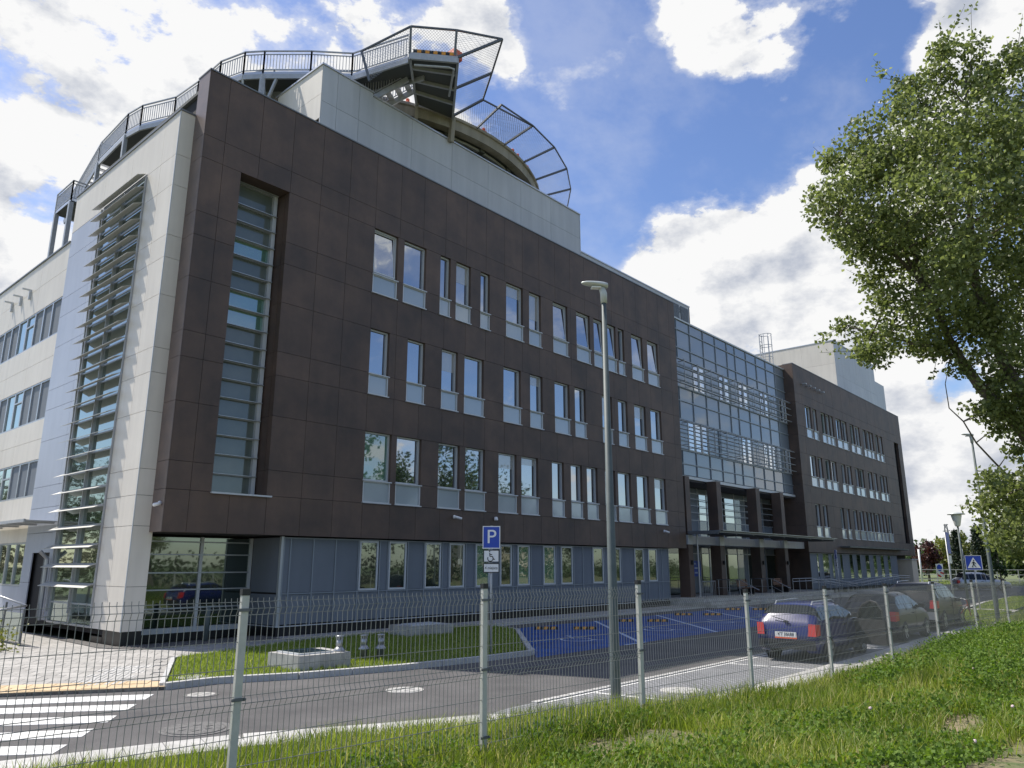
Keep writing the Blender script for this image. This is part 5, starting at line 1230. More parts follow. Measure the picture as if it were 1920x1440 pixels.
# ================================================================ vehicles
def car(name, label, loc, rz, paint, L=4.2, W=1.74, Hc=1.43, kind='hatch', group=None, door_open=False, plate=None, glassm='car_glass', lights=True):
    """local +x is forward. rings of half sections, rear to front"""
    t = thing(name, label, 'car', loc, rz, group)
    w = W/2
    if kind == 'wagon':
        ST = [(0,.34,.62,.66,.90,.72),(.012,.26,.80,.86,.97,.80),(.03,.22,.92,.96,1.0,.80),(.06,.20,.95,1.12,1.0,.76),(.105,.19,.96,Hc-.05,1.0,.70),(.16,.18,.96,Hc-.01,1.0,.68),(.30,.17,.95,Hc,1.0,.68),(.45,.17,.94,Hc,1.0,.68),(.545,.17,.93,Hc-.03,1.0,.68),(.66,.17,.93,1.14,1.0,.72),(.735,.18,.92,.965,1.0,.80),(.80,.18,.88,.91,1.0,.80),(.90,.19,.80,.84,.98,.78),(.965,.22,.70,.75,.93,.74),(1.0,.32,.58,.62,.80,.66)]
        g0, g1, rw, ww = 3, 9, (2,4), (8,10)
    elif kind == 'suv':
        ST = [(0,.42,.75,.80,.90,.74),(.012,.34,.95,1.0,.97,.82),(.03,.30,1.08,1.14,1.0,.82),(.06,.28,1.12,1.38,1.0,.78),(.10,.27,1.13,Hc-.05,1.0,.74),(.16,.26,1.13,Hc-.01,1.0,.72),(.30,.26,1.12,Hc,1.0,.72),(.45,.26,1.11,Hc,1.0,.72),(.545,.26,1.10,Hc-.04,1.0,.72),(.65,.26,1.09,1.34,1.0,.75),(.71,.27,1.08,1.13,1.0,.82),(.80,.27,1.05,1.09,1.0,.82),(.90,.28,.98,1.02,.98,.80),(.97,.32,.84,.90,.93,.76),(1.0,.42,.70,.75,.82,.68)]
        g0, g1, rw, ww = 3, 9, (2,4), (8,10)
    else:
        ST = [(0,.34,.60,.64,.88,.70),(.012,.26,.80,.86,.97,.80),(.035,.22,.93,.98,1.0,.80),(.09,.20,.96,1.16,1.0,.75),(.15,.19,.96,Hc-.06,1.0,.70),(.22,.18,.95,Hc-.01,1.0,.68),(.34,.17,.94,Hc,1.0,.68),(.46,.17,.93,Hc-.01,1.0,.68),(.54,.17,.93,Hc-.05,1.0,.68),(.67,.17,.93,1.14,1.0,.72),(.75,.18,.92,.965,1.0,.80),(.82,.18,.87,.91,1.0,.80),(.91,.19,.79,.83,.98,.78),(.97,.22,.69,.74,.93,.74),(1.0,.32,.58,.62,.80,.66)]
        g0, g1, rw, ww = 3, 9, (2,4), (8,10)
    rings = []
    for f, zl, zb, zt, wl_, wt in ST:
        x = -L/2 + f*L; wb = w*wl_; ze = zb + (zt-zb)*.80
        half = [(wb*.62, zl), (wb*.93, zl+.02), (wb, zl+(zb-zl)*.45), (wb*.985, zl+(zb-zl)*.8), (wb*.955, zb), (w*wl_*wt*1.12 if zt-zb > .25 else wb*.86, ze), (w*wt*.80*wl_, zt-.012), (0, zt)]
        ring = [(x, -y, z) for y, z in half] + [(x, y, z) for y, z in half[-2::-1]]
        rings.append(ring)
    nr = len(rings[0]); mb = MB(); gl = MB()
    for rg in rings: mb.v.extend(rg)
    def inset(q, k=.10, out=.006):
        q = [Vector(p) for p in q]; c = sum(q, Vector())/4; n = (q[1]-q[0]).cross(q[3]-q[0]).normalized()
        return [tuple(p.lerp(c, k) + n*out) for p in q]
    for i in range(len(ST)-1):
        for k in range(nr-1):
            f = (i*nr+k, i*nr+k+1, (i+1)*nr+k+1, (i+1)*nr+k)[::-1]; mb.f.append(f); mb.mi.append(0)
            side = k in (4, nr-6); top = k in (5,6,7,8)
            qd = [mb.v[j] for j in f]
            if side and g0 <= i < g1: gl.add(inset(qd, .07), [(0,1,2,3)])
            if top and (rw[0] < i < rw[1]+0 or ww[0] <= i < ww[1]): gl.add(inset(qd, .015), [(0,1,2,3)])
    mb.f.append(tuple(range(nr))); mb.mi.append(0); e = (len(ST)-1)*nr; mb.f.append(tuple(range(e+nr-1, e-1, -1))); mb.mi.append(0)
    part('body', mb, paint, t, smooth=True)
    part('windows', gl, glassm, t)
    zr = .30 if kind != 'suv' else .36
    for sx, sy in ((-.31,-1),(-.31,1),(.31,-1),(.31,1)):
        X, Y = sx*L, sy*(w-.10)
        wh = link('wheel', MB().tube([(0,-.11*1,0),(0,-.10,0),(0,.10,0),(0,.11,0)], [zr*.93,zr,zr,zr*.93], 22).mesh('wheel','rubber'), t, (X, Y, zr))
        rm = MB(); yy = sy*.113
        rm.add([(zr*.66*math.cos(a), yy, zr*.66*math.sin(a)) for a in [k*math.pi/8 for k in range(16)]], [tuple(range(16)) if sy < 0 else tuple(range(15,-1,-1))])
        part('rim', rm, 'rim', wh); sp = MB()
        for k in range(5): a = k*2*math.pi/5+.3; a2 = a+.63; sp.add([(zr*.2*math.cos(a2),yy+sy*.003,zr*.2*math.sin(a2)),(zr*.6*math.cos(a2-.33),yy+sy*.003,zr*.6*math.sin(a2-.33)),(zr*.6*math.cos(a2+.33),yy+sy*.003,zr*.6*math.sin(a2+.33))],[(0,1,2)])
        part('rim_gap', sp, 'trim', wh)
        part('wheel_arch', MB().tube([(0,-.012,0),(0,.012,0)], zr*1.16, 22), 'trim', wh).location = (0, sy*.075, .01)
    zb = ST[2][2]
    part('rear_bumper', MB().box(-L/2-.05,-L/2+.10,-w*.90,w*.90,.30 if kind != 'suv' else .40,.52 if kind != 'suv' else .66), 'trim' if kind != 'suv' else 'sign_grey', t)
    part('front_bumper', MB().box(L/2-.08,L/2+.03,-w*.80,w*.80,.28,.50), paint, t)
    if lights:
        for sy in (-1, 1):
            part('tail_light', MB().add([(-L/2-.004,sy*w*.70,zb-.30),(-L/2-.004,sy*w*.955,zb-.30),(-L/2+.015,sy*w*.955,zb-.02),(-L/2+.015,sy*w*.74,zb-.02),(-L/2+.20,sy*w*1.005,zb-.28),(-L/2+.22,sy*w*1.005,zb-.04)],[(0,1,2,3) if sy > 0 else (3,2,1,0),(1,4,5,2) if sy > 0 else (2,5,4,1)]), 'red', t).location = (-.03,0,0)
            part('headlight', MB().box(L/2-.20,L/2-.02,sy*w*.62-.14,sy*w*.62+.14,.58,.70), 'lens', t)
            part('mirror', MB().box(L*.16,L*.16+.12,sy*(w+.04)-.09,sy*(w+.04)+.09,.94,1.06), 'trim', t)
    pl = part('number_plate', MB().box(-L/2-.055,-L/2-.045,-.26,.26,zb-.34,zb-.22), 'plate', t)
    if plate:
        g = link('plate_text', text_mesh('plate_text', plate, .10, 'black', .001), pl, (-L/2-.058, 0, zb-.275)); g.rotation_euler = (math.pi/2, 0, -math.pi/2)
        part('plate_band', MB().box(-L/2-.062,-L/2-.050,-.27,.27,zb-.375,zb-.345), 'orange', pl)
    for sy in (-1, 1):
        part('door_gap', MB().box(-.012+L*.02,L*.02,sy*w-.004,sy*w+.006,.32,zb), 'trim', t); part('handle', MB().box(-L*.06,-L*.06+.18,sy*(w+.004)-.012,sy*(w+.004)+.012,.80,.83), 'trim', t)
    for sy in (-1, 1):
        part('sill_trim', MB().box(-L*.22,L*.22,sy*(w-.03)-.03,sy*(w-.03)+.035,.20 if kind != 'suv' else .30,.30 if kind != 'suv' else .44), 'trim', t)
        if kind != 'hatch': part('roof_rail', MB().tube([(-L*.36,sy*w*.60,Hc-.06),(-L*.34,sy*w*.60,Hc+.02),(L*.0,sy*w*.60,Hc+.035),(L*.04,sy*w*.60,Hc-.03)], .016, 6), 'alu', t)
        for xx in (.02, -.20): part('pillar', MB().bar((xx*L,sy*w*.965,zb),(xx*L-.05,sy*w*.70,Hc-.05),.07,.02), 'trim', t)
    part('rear_wiper_mount', MB().box(-L/2+.02,-L/2+.06,-.06,.06,zb+.0,zb+.03), 'trim', t)
    part('bumper_strip', MB().box(-L/2-.06,-L/2-.051,-w*.8,w*.8,.44,.47) if kind != 'suv' else MB().box(-L/2-.06,-L/2-.051,-w*.5,w*.5,.44,.56), 'rim' if kind == 'suv' else 'trim', t)
    part('wiper', MB().bar((-L/2+.06,-.05,zb+.02),(-L/2+.10,.36,zb+.12),.015), 'trim', t)
    if door_open:
        dr = link('door', None, t); 
        bpy.data.objects.remove(dr)
        m0 = MB().box(-1.05,0,-.03,.03,.30,.92)
        d_ = part('door', m0, 'trim', t); d_.location = (L*.19, -w+.03, 0); d_.rotation_euler[2] = R(62)
        arc = [(-1.0,0,.92),(-.97,0,1.15),(-.82,0,1.34),(-.62,0,1.38),(-.35,0,1.27),(-.08,0,.95)]
        part('window_frame', MB().tube(arc, .026, 6), 'trim', d_); part('door_glass', MB().add([(x*.97,0,z-.02) for x, y, z in arc],[tuple(range(6))]), glassm, d_); part('door_handle', MB().box(-.95,-.75,-.055,-.03,.78,.82), 'steel', d_)
    return t
c1 = car('parked_car', 'dark blue estate car with red tail lights and one door open, nearest parked', (11.1,-14.35,.008), R(0), 'paint_blue', 4.0, 1.52, 1.37, 'wagon', 'cars parked along the fence', True, 'KT 36688')
e_ = MB().lathe([(.07,0),(.11,.05),(.08,.10),(.02,.12)], -1.72, -.38, .96, 10)
one('plush_toy', e_, 'glass_green', 'small green round object behind the rear window of the blue car', 'toy', loc=(11.2,-14.35,.0))
car('parked_car', 'dark grey hatchback in the middle of the row of parked cars', (17.5,-14.35,.008), R(0), 'paint_grey', 4.0, 1.66, 1.46, 'hatch', 'cars parked along the fence')
car('parked_car', 'black sport utility car with grey bumper, farthest of the parked row', (22.9,-14.25,.008), R(0), 'paint_black', 4.3, 1.75, 1.66, 'suv', 'cars parked along the fence')
car('silver_car', 'silver people carrier driving on the street beyond the drive', (72.2,-7.3,.0), R(-58), 'paint_silver', 4.5, 1.8, 1.62, 'hatch')

# bicycle leaning at the end of the row
t = thing('bicycle', 'bicycle with green grips standing at the end of the parking lane', 'bicycle', (24.0,-15.1,.03), R(-35))
for x in (-.52,.52):
    wh = part('wheel', MB().tube([(x+.33*math.cos(k*math.pi/10),0,.34+.33*math.sin(k*math.pi/10)) for k in range(21)], .018, 6), 'rubber', t)
    sp = MB()
    for k in range(8): sp.bar((x,0,.34),(x+.32*math.cos(k*math.pi/4),0,.34+.32*math.sin(k*math.pi/4)),.005)
    part('spokes', sp, 'steel', wh)
part('frame', MB().tube([(-.52,0,.34),(-.1,0,.30),(.42,0,.78),(-.18,0,.72),(-.1,0,.30)], .018, 6).tube([(-.52,0,.34),(-.18,0,.72)], .014, 6).tube([(.52,0,.34),(.40,0,.95)], .018, 6), 'roof_red', t)
part('handlebar', MB().tube([(.34,-.28,1.0),(.40,0,.96),(.34,.28,1.0)], .014, 6), 'steel', t); part('grip', MB().tube([(.32,-.36,1.0),(.34,-.24,1.0)], .022, 6), 'glass_green', t); part('grip', MB().tube([(.34,.24,1.0),(.32,.36,1.0)], .022, 6), 'glass_green', t)
part('saddle', MB().poly([(-.32,-.07),(-.05,-.02),(-.05,.02),(-.32,.07)], .82, .87).tube([(-.18,0,.72),(-.2,0,.83)], .013, 6), 'trim', t); part('crank', MB().tube([(-.1,-.08,.30),(-.02,-.1,.2)], .012, 5).lathe([(.09,0),(.09,.01)], -.1, 0, .29, 10), 'steel', t)

# ================================================================ trees
CL = np.array([[float(v) for v in q.split(',')] for q in "8.9,-20.3,3.3,0.62;6.1,-19.1,10.5,0.62;10.3,-19.9,7.8,0.62;8.9,-21.9,6.2,0.62;5.9,-17.8,6.5,0.35;9.1,-19.1,3.1,0.57;6.9,-20.4,7.5,0.62;6.5,-18.0,11.0,0.62;9.2,-19.5,3.9,0.60;8.6,-19.6,3.6,0.62;6.9,-19.5,12.2,0.59;5.2,-18.8,8.5,0.62;9.8,-21.7,10.5,0.62;6.9,-21.3,11.4,0.62;5.8,-19.7,8.3,0.62;7.4,-19.9,7.1,0.62;8.6,-22.1,7.3,0.62;5.1,-18.6,9.0,0.62;10.8,-23.3,8.5,0.43;9.9,-19.5,3.4,0.62;7.9,-20.9,8.5,0.62;9.6,-19.4,8.2,0.62;5.4,-20.2,10.4,0.62;8.5,-21.6,10.0,0.62;9.1,-21.4,4.1,0.62;9.0,-22.6,7.2,0.62;5.1,-19.1,10.1,0.62;11.1,-23.1,7.5,0.44;4.9,-17.5,9.6,0.48;10.8,-22.5,10.5,0.62;11.2,-20.9,6.8,0.62;7.6,-19.6,5.9,0.44;7.1,-20.0,12.3,0.62;6.8,-21.0,10.6,0.62;5.3,-19.4,7.7,0.62;8.4,-19.0,3.5,0.40;9.3,-22.3,12.8,0.62;9.8,-19.8,5.2,0.62;12.4,-21.9,6.6,0.62;4.7,-19.8,7.8,0.62;8.5,-20.1,5.3,0.62;8.5,-21.1,4.0,0.62;6.6,-20.9,7.8,0.62;7.3,-18.6,7.8,0.62;9.9,-20.4,9.7,0.62;6.4,-18.1,7.8,0.50;6.7,-18.8,6.6,0.39;7.4,-18.2,8.6,0.62;11.1,-21.3,4.2,0.62;10.0,-22.2,5.7,0.62;6.3,-21.2,8.9,0.62;8.1,-21.0,12.9,0.44;8.3,-22.7,12.5,0.34;6.8,-21.7,6.9,0.62;10.8,-20.3,7.8,0.62;7.4,-19.4,7.1,0.62;11.0,-22.6,9.6,0.62;7.6,-19.5,5.3,0.44;5.2,-18.5,9.9,0.62;6.5,-19.3,8.2,0.62;9.3,-19.9,2.8,0.52;7.6,-19.9,5.6,0.57;6.8,-18.1,9.0,0.62;9.9,-22.4,8.1,0.62;6.6,-19.3,7.1,0.62;7.4,-19.1,6.2,0.34;8.6,-19.9,7.7,0.62;5.3,-19.3,9.5,0.62;6.3,-17.8,10.2,0.62;8.8,-20.5,4.7,0.62;6.5,-18.6,8.6,0.62;7.0,-18.0,11.0,0.62;6.4,-17.8,6.5,0.47;7.5,-21.2,6.3,0.62;4.5,-18.1,9.5,0.62;5.5,-19.3,7.2,0.62;5.7,-18.4,10.0,0.62;10.7,-22.5,5.8,0.49;6.2,-19.0,12.1,0.38;7.3,-22.2,11.4,0.62;8.1,-20.0,3.8,0.62;9.3,-21.7,6.2,0.62;7.9,-22.1,10.7,0.62;4.4,-19.4,9.1,0.62;6.9,-21.0,12.4,0.34;9.0,-22.8,7.7,0.62;7.6,-20.3,3.6,0.62;9.6,-20.4,10.0,0.62;10.1,-21.7,6.9,0.62;6.5,-17.9,6.9,0.62;6.7,-17.6,6.6,0.37;8.0,-19.1,7.5,0.62;8.4,-21.2,12.7,0.62;6.6,-18.9,11.9,0.60;6.4,-19.6,11.3,0.62;6.9,-17.7,10.1,0.62;8.4,-22.5,12.0,0.62;8.2,-19.5,6.0,0.42;8.1,-20.1,9.7,0.62;7.3,-18.5,9.3,0.62;9.9,-23.3,9.9,0.43;8.8,-19.6,7.3,0.62;8.0,-18.4,8.9,0.62;10.4,-23.4,9.3,0.36;7.2,-20.1,8.2,0.62;6.2,-20.4,11.5,0.54;7.6,-18.8,10.7,0.62;7.8,-19.5,10.2,0.62;7.9,-22.3,12.3,0.62;7.2,-18.8,11.9,0.62;7.7,-18.4,6.8,0.41;9.2,-20.0,6.9,0.62;4.1,-19.8,8.6,0.62;5.8,-19.9,12.4,0.35;5.4,-17.8,10.6,0.47;7.2,-19.8,10.0,0.62;10.0,-19.3,3.7,0.62;8.7,-19.0,11.4,0.62;6.7,-20.9,12.1,0.41;10.7,-20.0,9.5,0.62;6.4,-17.8,9.1,0.53;7.0,-17.9,8.5,0.49;6.7,-19.5,7.6,0.62;10.6,-21.8,12.7,0.62;10.2,-19.9,9.0,0.62;7.8,-18.7,6.8,0.36;7.3,-20.7,8.9,0.62;6.1,-18.1,7.5,0.48;5.7,-19.3,11.8,0.35;6.5,-18.9,8.9,0.62;9.0,-19.2,8.3,0.62;7.7,-19.8,6.7,0.62;8.4,-20.2,6.3,0.62;6.2,-17.3,7.2,0.34;10.1,-22.2,11.1,0.62;9.1,-19.6,9.4,0.62;9.3,-21.6,7.6,0.62;9.7,-20.1,11.3,0.62;5.5,-18.4,9.1,0.62;8.9,-20.3,4.1,0.62;7.3,-21.6,9.6,0.62;7.1,-20.4,11.9,0.55;7.7,-18.5,7.5,0.62;10.8,-19.9,3.5,0.62;5.3,-18.6,10.3,0.62;6.7,-20.7,5.9,0.62;6.9,-18.1,9.8,0.62;9.9,-20.3,8.2,0.62;8.9,-19.2,3.6,0.55;7.8,-19.2,7.0,0.62;8.5,-19.2,6.7,0.52;9.2,-21.6,8.2,0.62;6.9,-18.5,9.1,0.62;10.7,-20.7,11.0,0.62;9.7,-21.0,3.7,0.62;6.6,-17.7,9.6,0.59;11.0,-20.3,8.3,0.62;8.4,-19.3,7.5,0.62;6.6,-19.8,12.9,0.43;10.1,-19.9,6.9,0.62;7.0,-20.2,8.5,0.62;6.3,-20.6,9.7,0.62;5.7,-17.9,8.5,0.36;9.3,-20.6,8.8,0.62;8.3,-19.5,5.0,0.36;9.1,-20.0,5.7,0.62;7.4,-18.9,6.6,0.36;7.1,-20.7,10.8,0.62;7.6,-19.2,10.9,0.62;9.0,-19.9,11.1,0.62;10.5,-20.1,3.7,0.62;7.5,-21.6,7.9,0.62;8.6,-20.3,11.5,0.62;11.2,-21.9,5.4,0.62;6.9,-20.6,9.3,0.62;9.0,-19.1,9.5,0.62;7.8,-21.1,5.5,0.62;8.2,-19.3,11.8,0.62;5.2,-17.8,9.5,0.62;8.9,-22.1,10.6,0.62;7.0,-18.3,11.4,0.62;7.8,-18.7,9.1,0.62;5.1,-17.7,10.4,0.36;7.0,-21.2,5.7,0.62;5.7,-17.3,9.6,0.51;8.5,-19.5,5.4,0.51;5.8,-18.4,8.7,0.62;6.1,-18.6,7.1,0.62;10.9,-22.0,4.5,0.43;9.3,-20.2,10.4,0.62;9.6,-19.1,9.1,0.62;7.9,-19.0,10.4,0.62;5.3,-18.4,11.0,0.53;6.3,-19.8,8.0,0.62;6.4,-19.8,9.5,0.62;11.6,-21.1,5.2,0.62;5.0,-17.9,8.7,0.46;7.8,-20.9,4.8,0.62;5.7,-18.5,10.4,0.62;7.9,-19.7,7.7,0.62;5.7,-19.0,10.3,0.62;5.7,-20.5,10.4,0.62;5.4,-20.9,8.4,0.62;7.7,-19.3,3.9,0.49;8.4,-18.5,11.3,0.62;6.4,-20.8,9.3,0.62;8.1,-19.2,8.1,0.62;6.0,-17.5,9.3,0.46;5.0,-19.7,10.4,0.62;11.3,-21.1,10.6,0.62;8.2,-20.2,5.5,0.62;6.0,-19.9,10.3,0.62;6.8,-20.5,10.0,0.62;9.6,-23.0,12.4,0.36;8.4,-19.3,4.0,0.46;10.7,-23.1,9.3,0.62;9.7,-22.0,5.5,0.62;4.5,-20.2,8.5,0.62;4.6,-19.0,9.0,0.62;7.7,-18.7,9.9,0.62;8.5,-19.9,3.3,0.62;9.2,-21.9,5.0,0.62;8.5,-22.0,7.9,0.62;8.0,-18.5,8.4,0.62;6.4,-18.7,10.2,0.62;7.1,-18.7,6.9,0.52;10.8,-21.4,3.2,0.34;5.6,-19.6,7.9,0.62;6.2,-20.7,10.2,0.62;12.1,-21.1,6.6,0.62;8.6,-19.7,4.6,0.35;5.5,-19.0,11.3,0.60;7.5,-18.6,7.1,0.61;9.5,-19.2,2.8,0.54;9.3,-19.9,4.3,0.56;8.8,-20.3,11.2,0.62;5.5,-19.9,10.2,0.62;7.0,-21.7,9.2,0.62;7.1,-20.3,12.4,0.46;6.6,-20.5,12.0,0.35;7.0,-19.9,11.2,0.62;9.3,-19.3,2.5,0.36;7.7,-20.7,7.2,0.62;9.0,-20.1,8.5,0.62;10.6,-22.2,5.4,0.62;6.3,-20.5,9.0,0.62;9.2,-19.0,8.7,0.62;11.5,-22.7,9.7,0.62;9.6,-22.4,12.6,0.62;5.6,-18.1,10.9,0.61;8.6,-22.6,11.6,0.62;10.0,-21.2,5.6,0.62;10.1,-20.2,10.2,0.62;6.1,-18.1,6.9,0.62;9.5,-23.1,11.6,0.39;6.6,-17.8,8.2,0.34;7.8,-20.7,11.1,0.62;9.3,-23.2,9.9,0.53;6.0,-17.4,10.1,0.62;6.8,-21.2,5.1,0.62;10.7,-20.8,5.2,0.62;10.1,-20.9,11.9,0.62;8.2,-21.7,9.4,0.62;9.0,-19.9,6.3,0.62;6.2,-20.6,11.0,0.62;9.1,-20.9,12.3,0.62;11.8,-22.2,6.3,0.62;7.4,-18.4,11.4,0.62;5.0,-20.5,9.2,0.62;8.5,-21.6,5.3,0.62;7.4,-18.0,6.9,0.44;7.7,-20.5,11.4,0.62;7.7,-18.9,11.5,0.62;7.1,-19.8,6.9,0.62;6.3,-18.0,8.6,0.45;5.9,-17.8,8.9,0.46;10.3,-19.7,3.5,0.62;7.7,-20.3,5.6,0.62;8.9,-19.5,5.7,0.47;9.6,-22.8,11.2,0.62;6.2,-19.2,7.4,0.62;9.6,-21.0,9.4,0.62;7.8,-19.7,10.7,0.62;10.5,-22.4,8.9,0.62;6.9,-18.3,7.7,0.62;7.9,-20.4,12.4,0.51;10.5,-21.5,5.2,0.62;8.5,-20.3,8.4,0.62;6.7,-19.5,8.5,0.62;8.8,-18.7,9.0,0.62;11.2,-20.3,4.5,0.62;8.4,-19.2,2.8,0.42;5.6,-20.8,10.1,0.62;7.8,-19.7,7.3,0.62;7.0,-19.2,9.4,0.62;6.4,-19.6,12.3,0.43;4.7,-20.2,9.3,0.62;9.9,-20.0,7.3,0.62;5.1,-18.0,9.9,0.62;11.2,-22.3,5.7,0.62;7.1,-19.9,6.4,0.62;8.6,-19.2,3.2,0.61;6.0,-19.2,11.0,0.62;6.6,-21.2,10.2,0.62;9.6,-20.5,8.3,0.62;7.9,-19.8,5.2,0.57;6.7,-17.5,7.0,0.35;9.6,-20.5,8.9,0.62;9.1,-19.8,9.9,0.62;10.8,-20.2,6.2,0.62;6.6,-20.3,12.7,0.43;8.2,-18.9,9.8,0.62;7.9,-20.5,10.6,0.62;10.3,-19.5,10.4,0.62;9.2,-22.7,12.6,0.48;8.1,-19.3,5.4,0.40;5.0,-19.9,9.9,0.62;8.8,-21.1,12.2,0.62;8.5,-22.1,12.5,0.62;12.0,-21.9,5.6,0.62;6.0,-18.7,9.0,0.62;7.9,-20.4,8.4,0.62;6.0,-19.3,11.6,0.60;9.0,-19.8,3.9,0.62;6.8,-19.7,12.5,0.60;9.0,-21.7,8.5,0.62;5.0,-21.0,8.8,0.62;7.8,-19.6,3.1,0.62;7.7,-20.8,11.7,0.62;6.8,-18.2,9.4,0.62".split(';')])
tr = thing('poplar_tree', 'big leafy poplar leaning in from the right above the fence', 'tree', (10.66,-20.28,.45))
LIMBS = {'trunk':[(10.75,-20.3,.3),(10.66,-20.28,.6),(10.26,-20.34,1.85),(9.77,-20.26,3.15),(9.39,-20.15,4.01)],
'l1':[(9.39,-20.15,4.01),(8.81,-19.85,5.01),(8.5,-19.64,5.39),(8.06,-19.32,5.87),(7.68,-19.1,6.45),(7.43,-18.98,6.89),(6.97,-18.82,7.88),(6.48,-18.66,8.96)],
'l2':[(9.39,-20.15,4.01),(8.69,-19.96,5.66),(8.34,-19.78,6.28),(7.97,-19.64,7.03),(7.62,-19.58,7.93),(7.32,-19.69,9.18),(7.05,-19.86,10.47),(6.73,-20.09,12.08)],
'l3':[(9.39,-20.15,4.01),(8.99,-20.28,5.62),(8.63,-20.46,7.24),(8.31,-20.89,9.39),(7.98,-21.11,11.01),(7.76,-21.37,12.41)],
'l4':[(9.77,-20.26,3.15),(9.82,-21.03,5.08),(9.87,-21.87,7.24),(9.7,-22.47,9.39)],'l5':[(7.68,-19.1,6.45),(7.42,-18.86,6.59),(7.03,-18.47,6.75),(6.56,-18.0,6.92),(6.01,-17.45,7.11)],
'l6':[(6.97,-18.82,7.88),(6.41,-18.43,8.53),(5.89,-18.0,8.96),(5.28,-17.5,9.5)],'l7':[(7.43,-18.98,6.89),(6.78,-18.69,8.1),(6.11,-18.4,9.39),(5.58,-18.27,10.68)],
'l8':[(7.62,-19.58,7.93),(6.99,-19.4,9.39),(6.46,-19.27,10.68),(6.23,-19.4,11.76)],'l9':[(9.77,-20.26,3.15),(9.18,-19.67,3.36),(8.76,-19.31,3.68),(8.38,-19.05,4.12)],'l10':[(9.79,-20.24,3.04),(9.33,-19.69,2.93),(8.87,-19.21,3.04)],
'twig':[(8.9,-19.5,4.0),(8.48,-19.26,4.42),(8.19,-19.07,4.76),(7.94,-18.94,5.19),(7.7,-18.76,5.46),(7.55,-18.78,5.95),(7.54,-18.88,6.27)]}
RAD = {'trunk':(.34,.22),'l1':(.17,.03),'l2':(.16,.025),'l3':(.16,.025),'l4':(.15,.03),'l5':(.045,.012),'l6':(.05,.012),'l7':(.06,.012),'l8':(.06,.012),'l9':(.05,.012),'l10':(.05,.012),'twig':(.022,.006)}
nodes = []
for k, pts in LIMBS.items():
    r0, r1 = RAD[k]; n = len(pts)
    part('trunk' if k == 'trunk' else 'limb', MB().tube(pts, [r0+(r1-r0)*i/(n-1) for i in range(n)], 10), 'bark', tr, True, wl=True)
    for a, b in zip(pts, pts[1:]):
        for s_ in (0,.33,.66): nodes.append(Vector(a).lerp(Vector(b), s_))
tw = MB()
for c in CL:
    c3 = Vector(c[:3]); q = min(nodes, key=lambda n_: (n_-c3).length + max(0, n_.z-c3.z)*.8)
    mid = q.lerp(c3, .5) + Vector((random.uniform(-.1,.1),random.uniform(-.1,.1),random.uniform(-.05,.12)))
    tw.tube([q, mid, c3], [.018,.011,.004], 4, cap=False)
part('twigs', tw, 'bark', tr, False, wl=True)
ctr = []; tnt = []
for x, y, z, r in CL:
    n = int(58 + 185*(r/.6)); d = RNG.normal(size=(n,3)); d /= np.linalg.norm(d,axis=1)[:,None]; rad = r*.85*RNG.random(n)**.5
    q = d*rad[:,None]*np.array([1.0,1.0,.8]) + np.array([x,y,z]); ctr.append(q); tnt.append(np.clip(RNG.normal(.42,.22,n),0,1))
cc = CL[:,:3].mean(0); spr = MB()
for x, y, z, r in CL:
    if r > .46: continue
    p0 = np.array([x,y,z]); out = p0-cc; out /= np.linalg.norm(out); out = out*.7+np.array([0,0,.5])+RNG.normal(size=3)*.35; out /= np.linalg.norm(out)
    ln = RNG.uniform(.35,.85); m_ = int(22*ln+8); tt_ = RNG.random(m_)
    q = p0[None]+out[None]*(tt_[:,None]*ln+.1)+RNG.normal(size=(m_,3))*.065; ctr.append(q); tnt.append(np.clip(RNG.normal(.5,.22,m_),0,1))
    spr.tube([p0, p0+out*(ln+.1)], [.007,.003], 4, cap=False)
part('twigs', spr, 'bark', tr, False, wl=True)
ctr = np.concatenate(ctr); tnt = np.concatenate(tnt)
V, F, T = leaf_arrays(ctr, .088, -.35, .85, tnt)
o = link('crown', fast_mesh('crown', V, F, 'poplar_leaf', T), tr); o.matrix_parent_inverse = Matrix.Translation(-Vector(tr.location))

def leafy_tree(name, label, loc, h, rx, matname, leaf=.22, n=2600, clumps=26, group=None, trunk=.18):
    t = thing(name, label, 'tree', loc, random.uniform(0,6), group)
    part('trunk', MB().tube([(0,0,-.2),(.05,0,h*.35),(0,.1,h*.75)], [trunk,trunk*.7,trunk*.25], 8), 'bark', t, True)
    ctr = []; tn = []
    for k in range(clumps):
        d = RNG.normal(size=3); d /= np.linalg.norm(d); rr = RNG.random()**.4
        c = np.array([d[0]*rx*rr*.8, d[1]*rx*rr*.8, h*.60 + d[2]*h*.36*rr]); r = rx*RNG.uniform(.22,.42); m_ = n//clumps
        q = RNG.normal(size=(m_,3)); q /= np.linalg.norm(q,axis=1)[:,None]; q = q*(r*RNG.random(m_)[:,None]**.45)+c; ctr.append(q); tn.append(np.clip(RNG.normal(RNG.uniform(.3,.7),.2,m_),0,1))
    V, F, T = leaf_arrays(np.concatenate(ctr), leaf, 0, .9, np.concatenate(tn)); link('crown', fast_mesh('crown', V, F, matname, T), t)
    lb = MB()
    for k in range(6): a = k*1.05; lb.tube([(0,0,h*.3+k*.05*h),(math.cos(a)*rx*.5,math.sin(a)*rx*.5,h*.55+k*.04*h)], [trunk*.4,trunk*.1], 5)
    part('limbs', lb, 'bark', t); return t
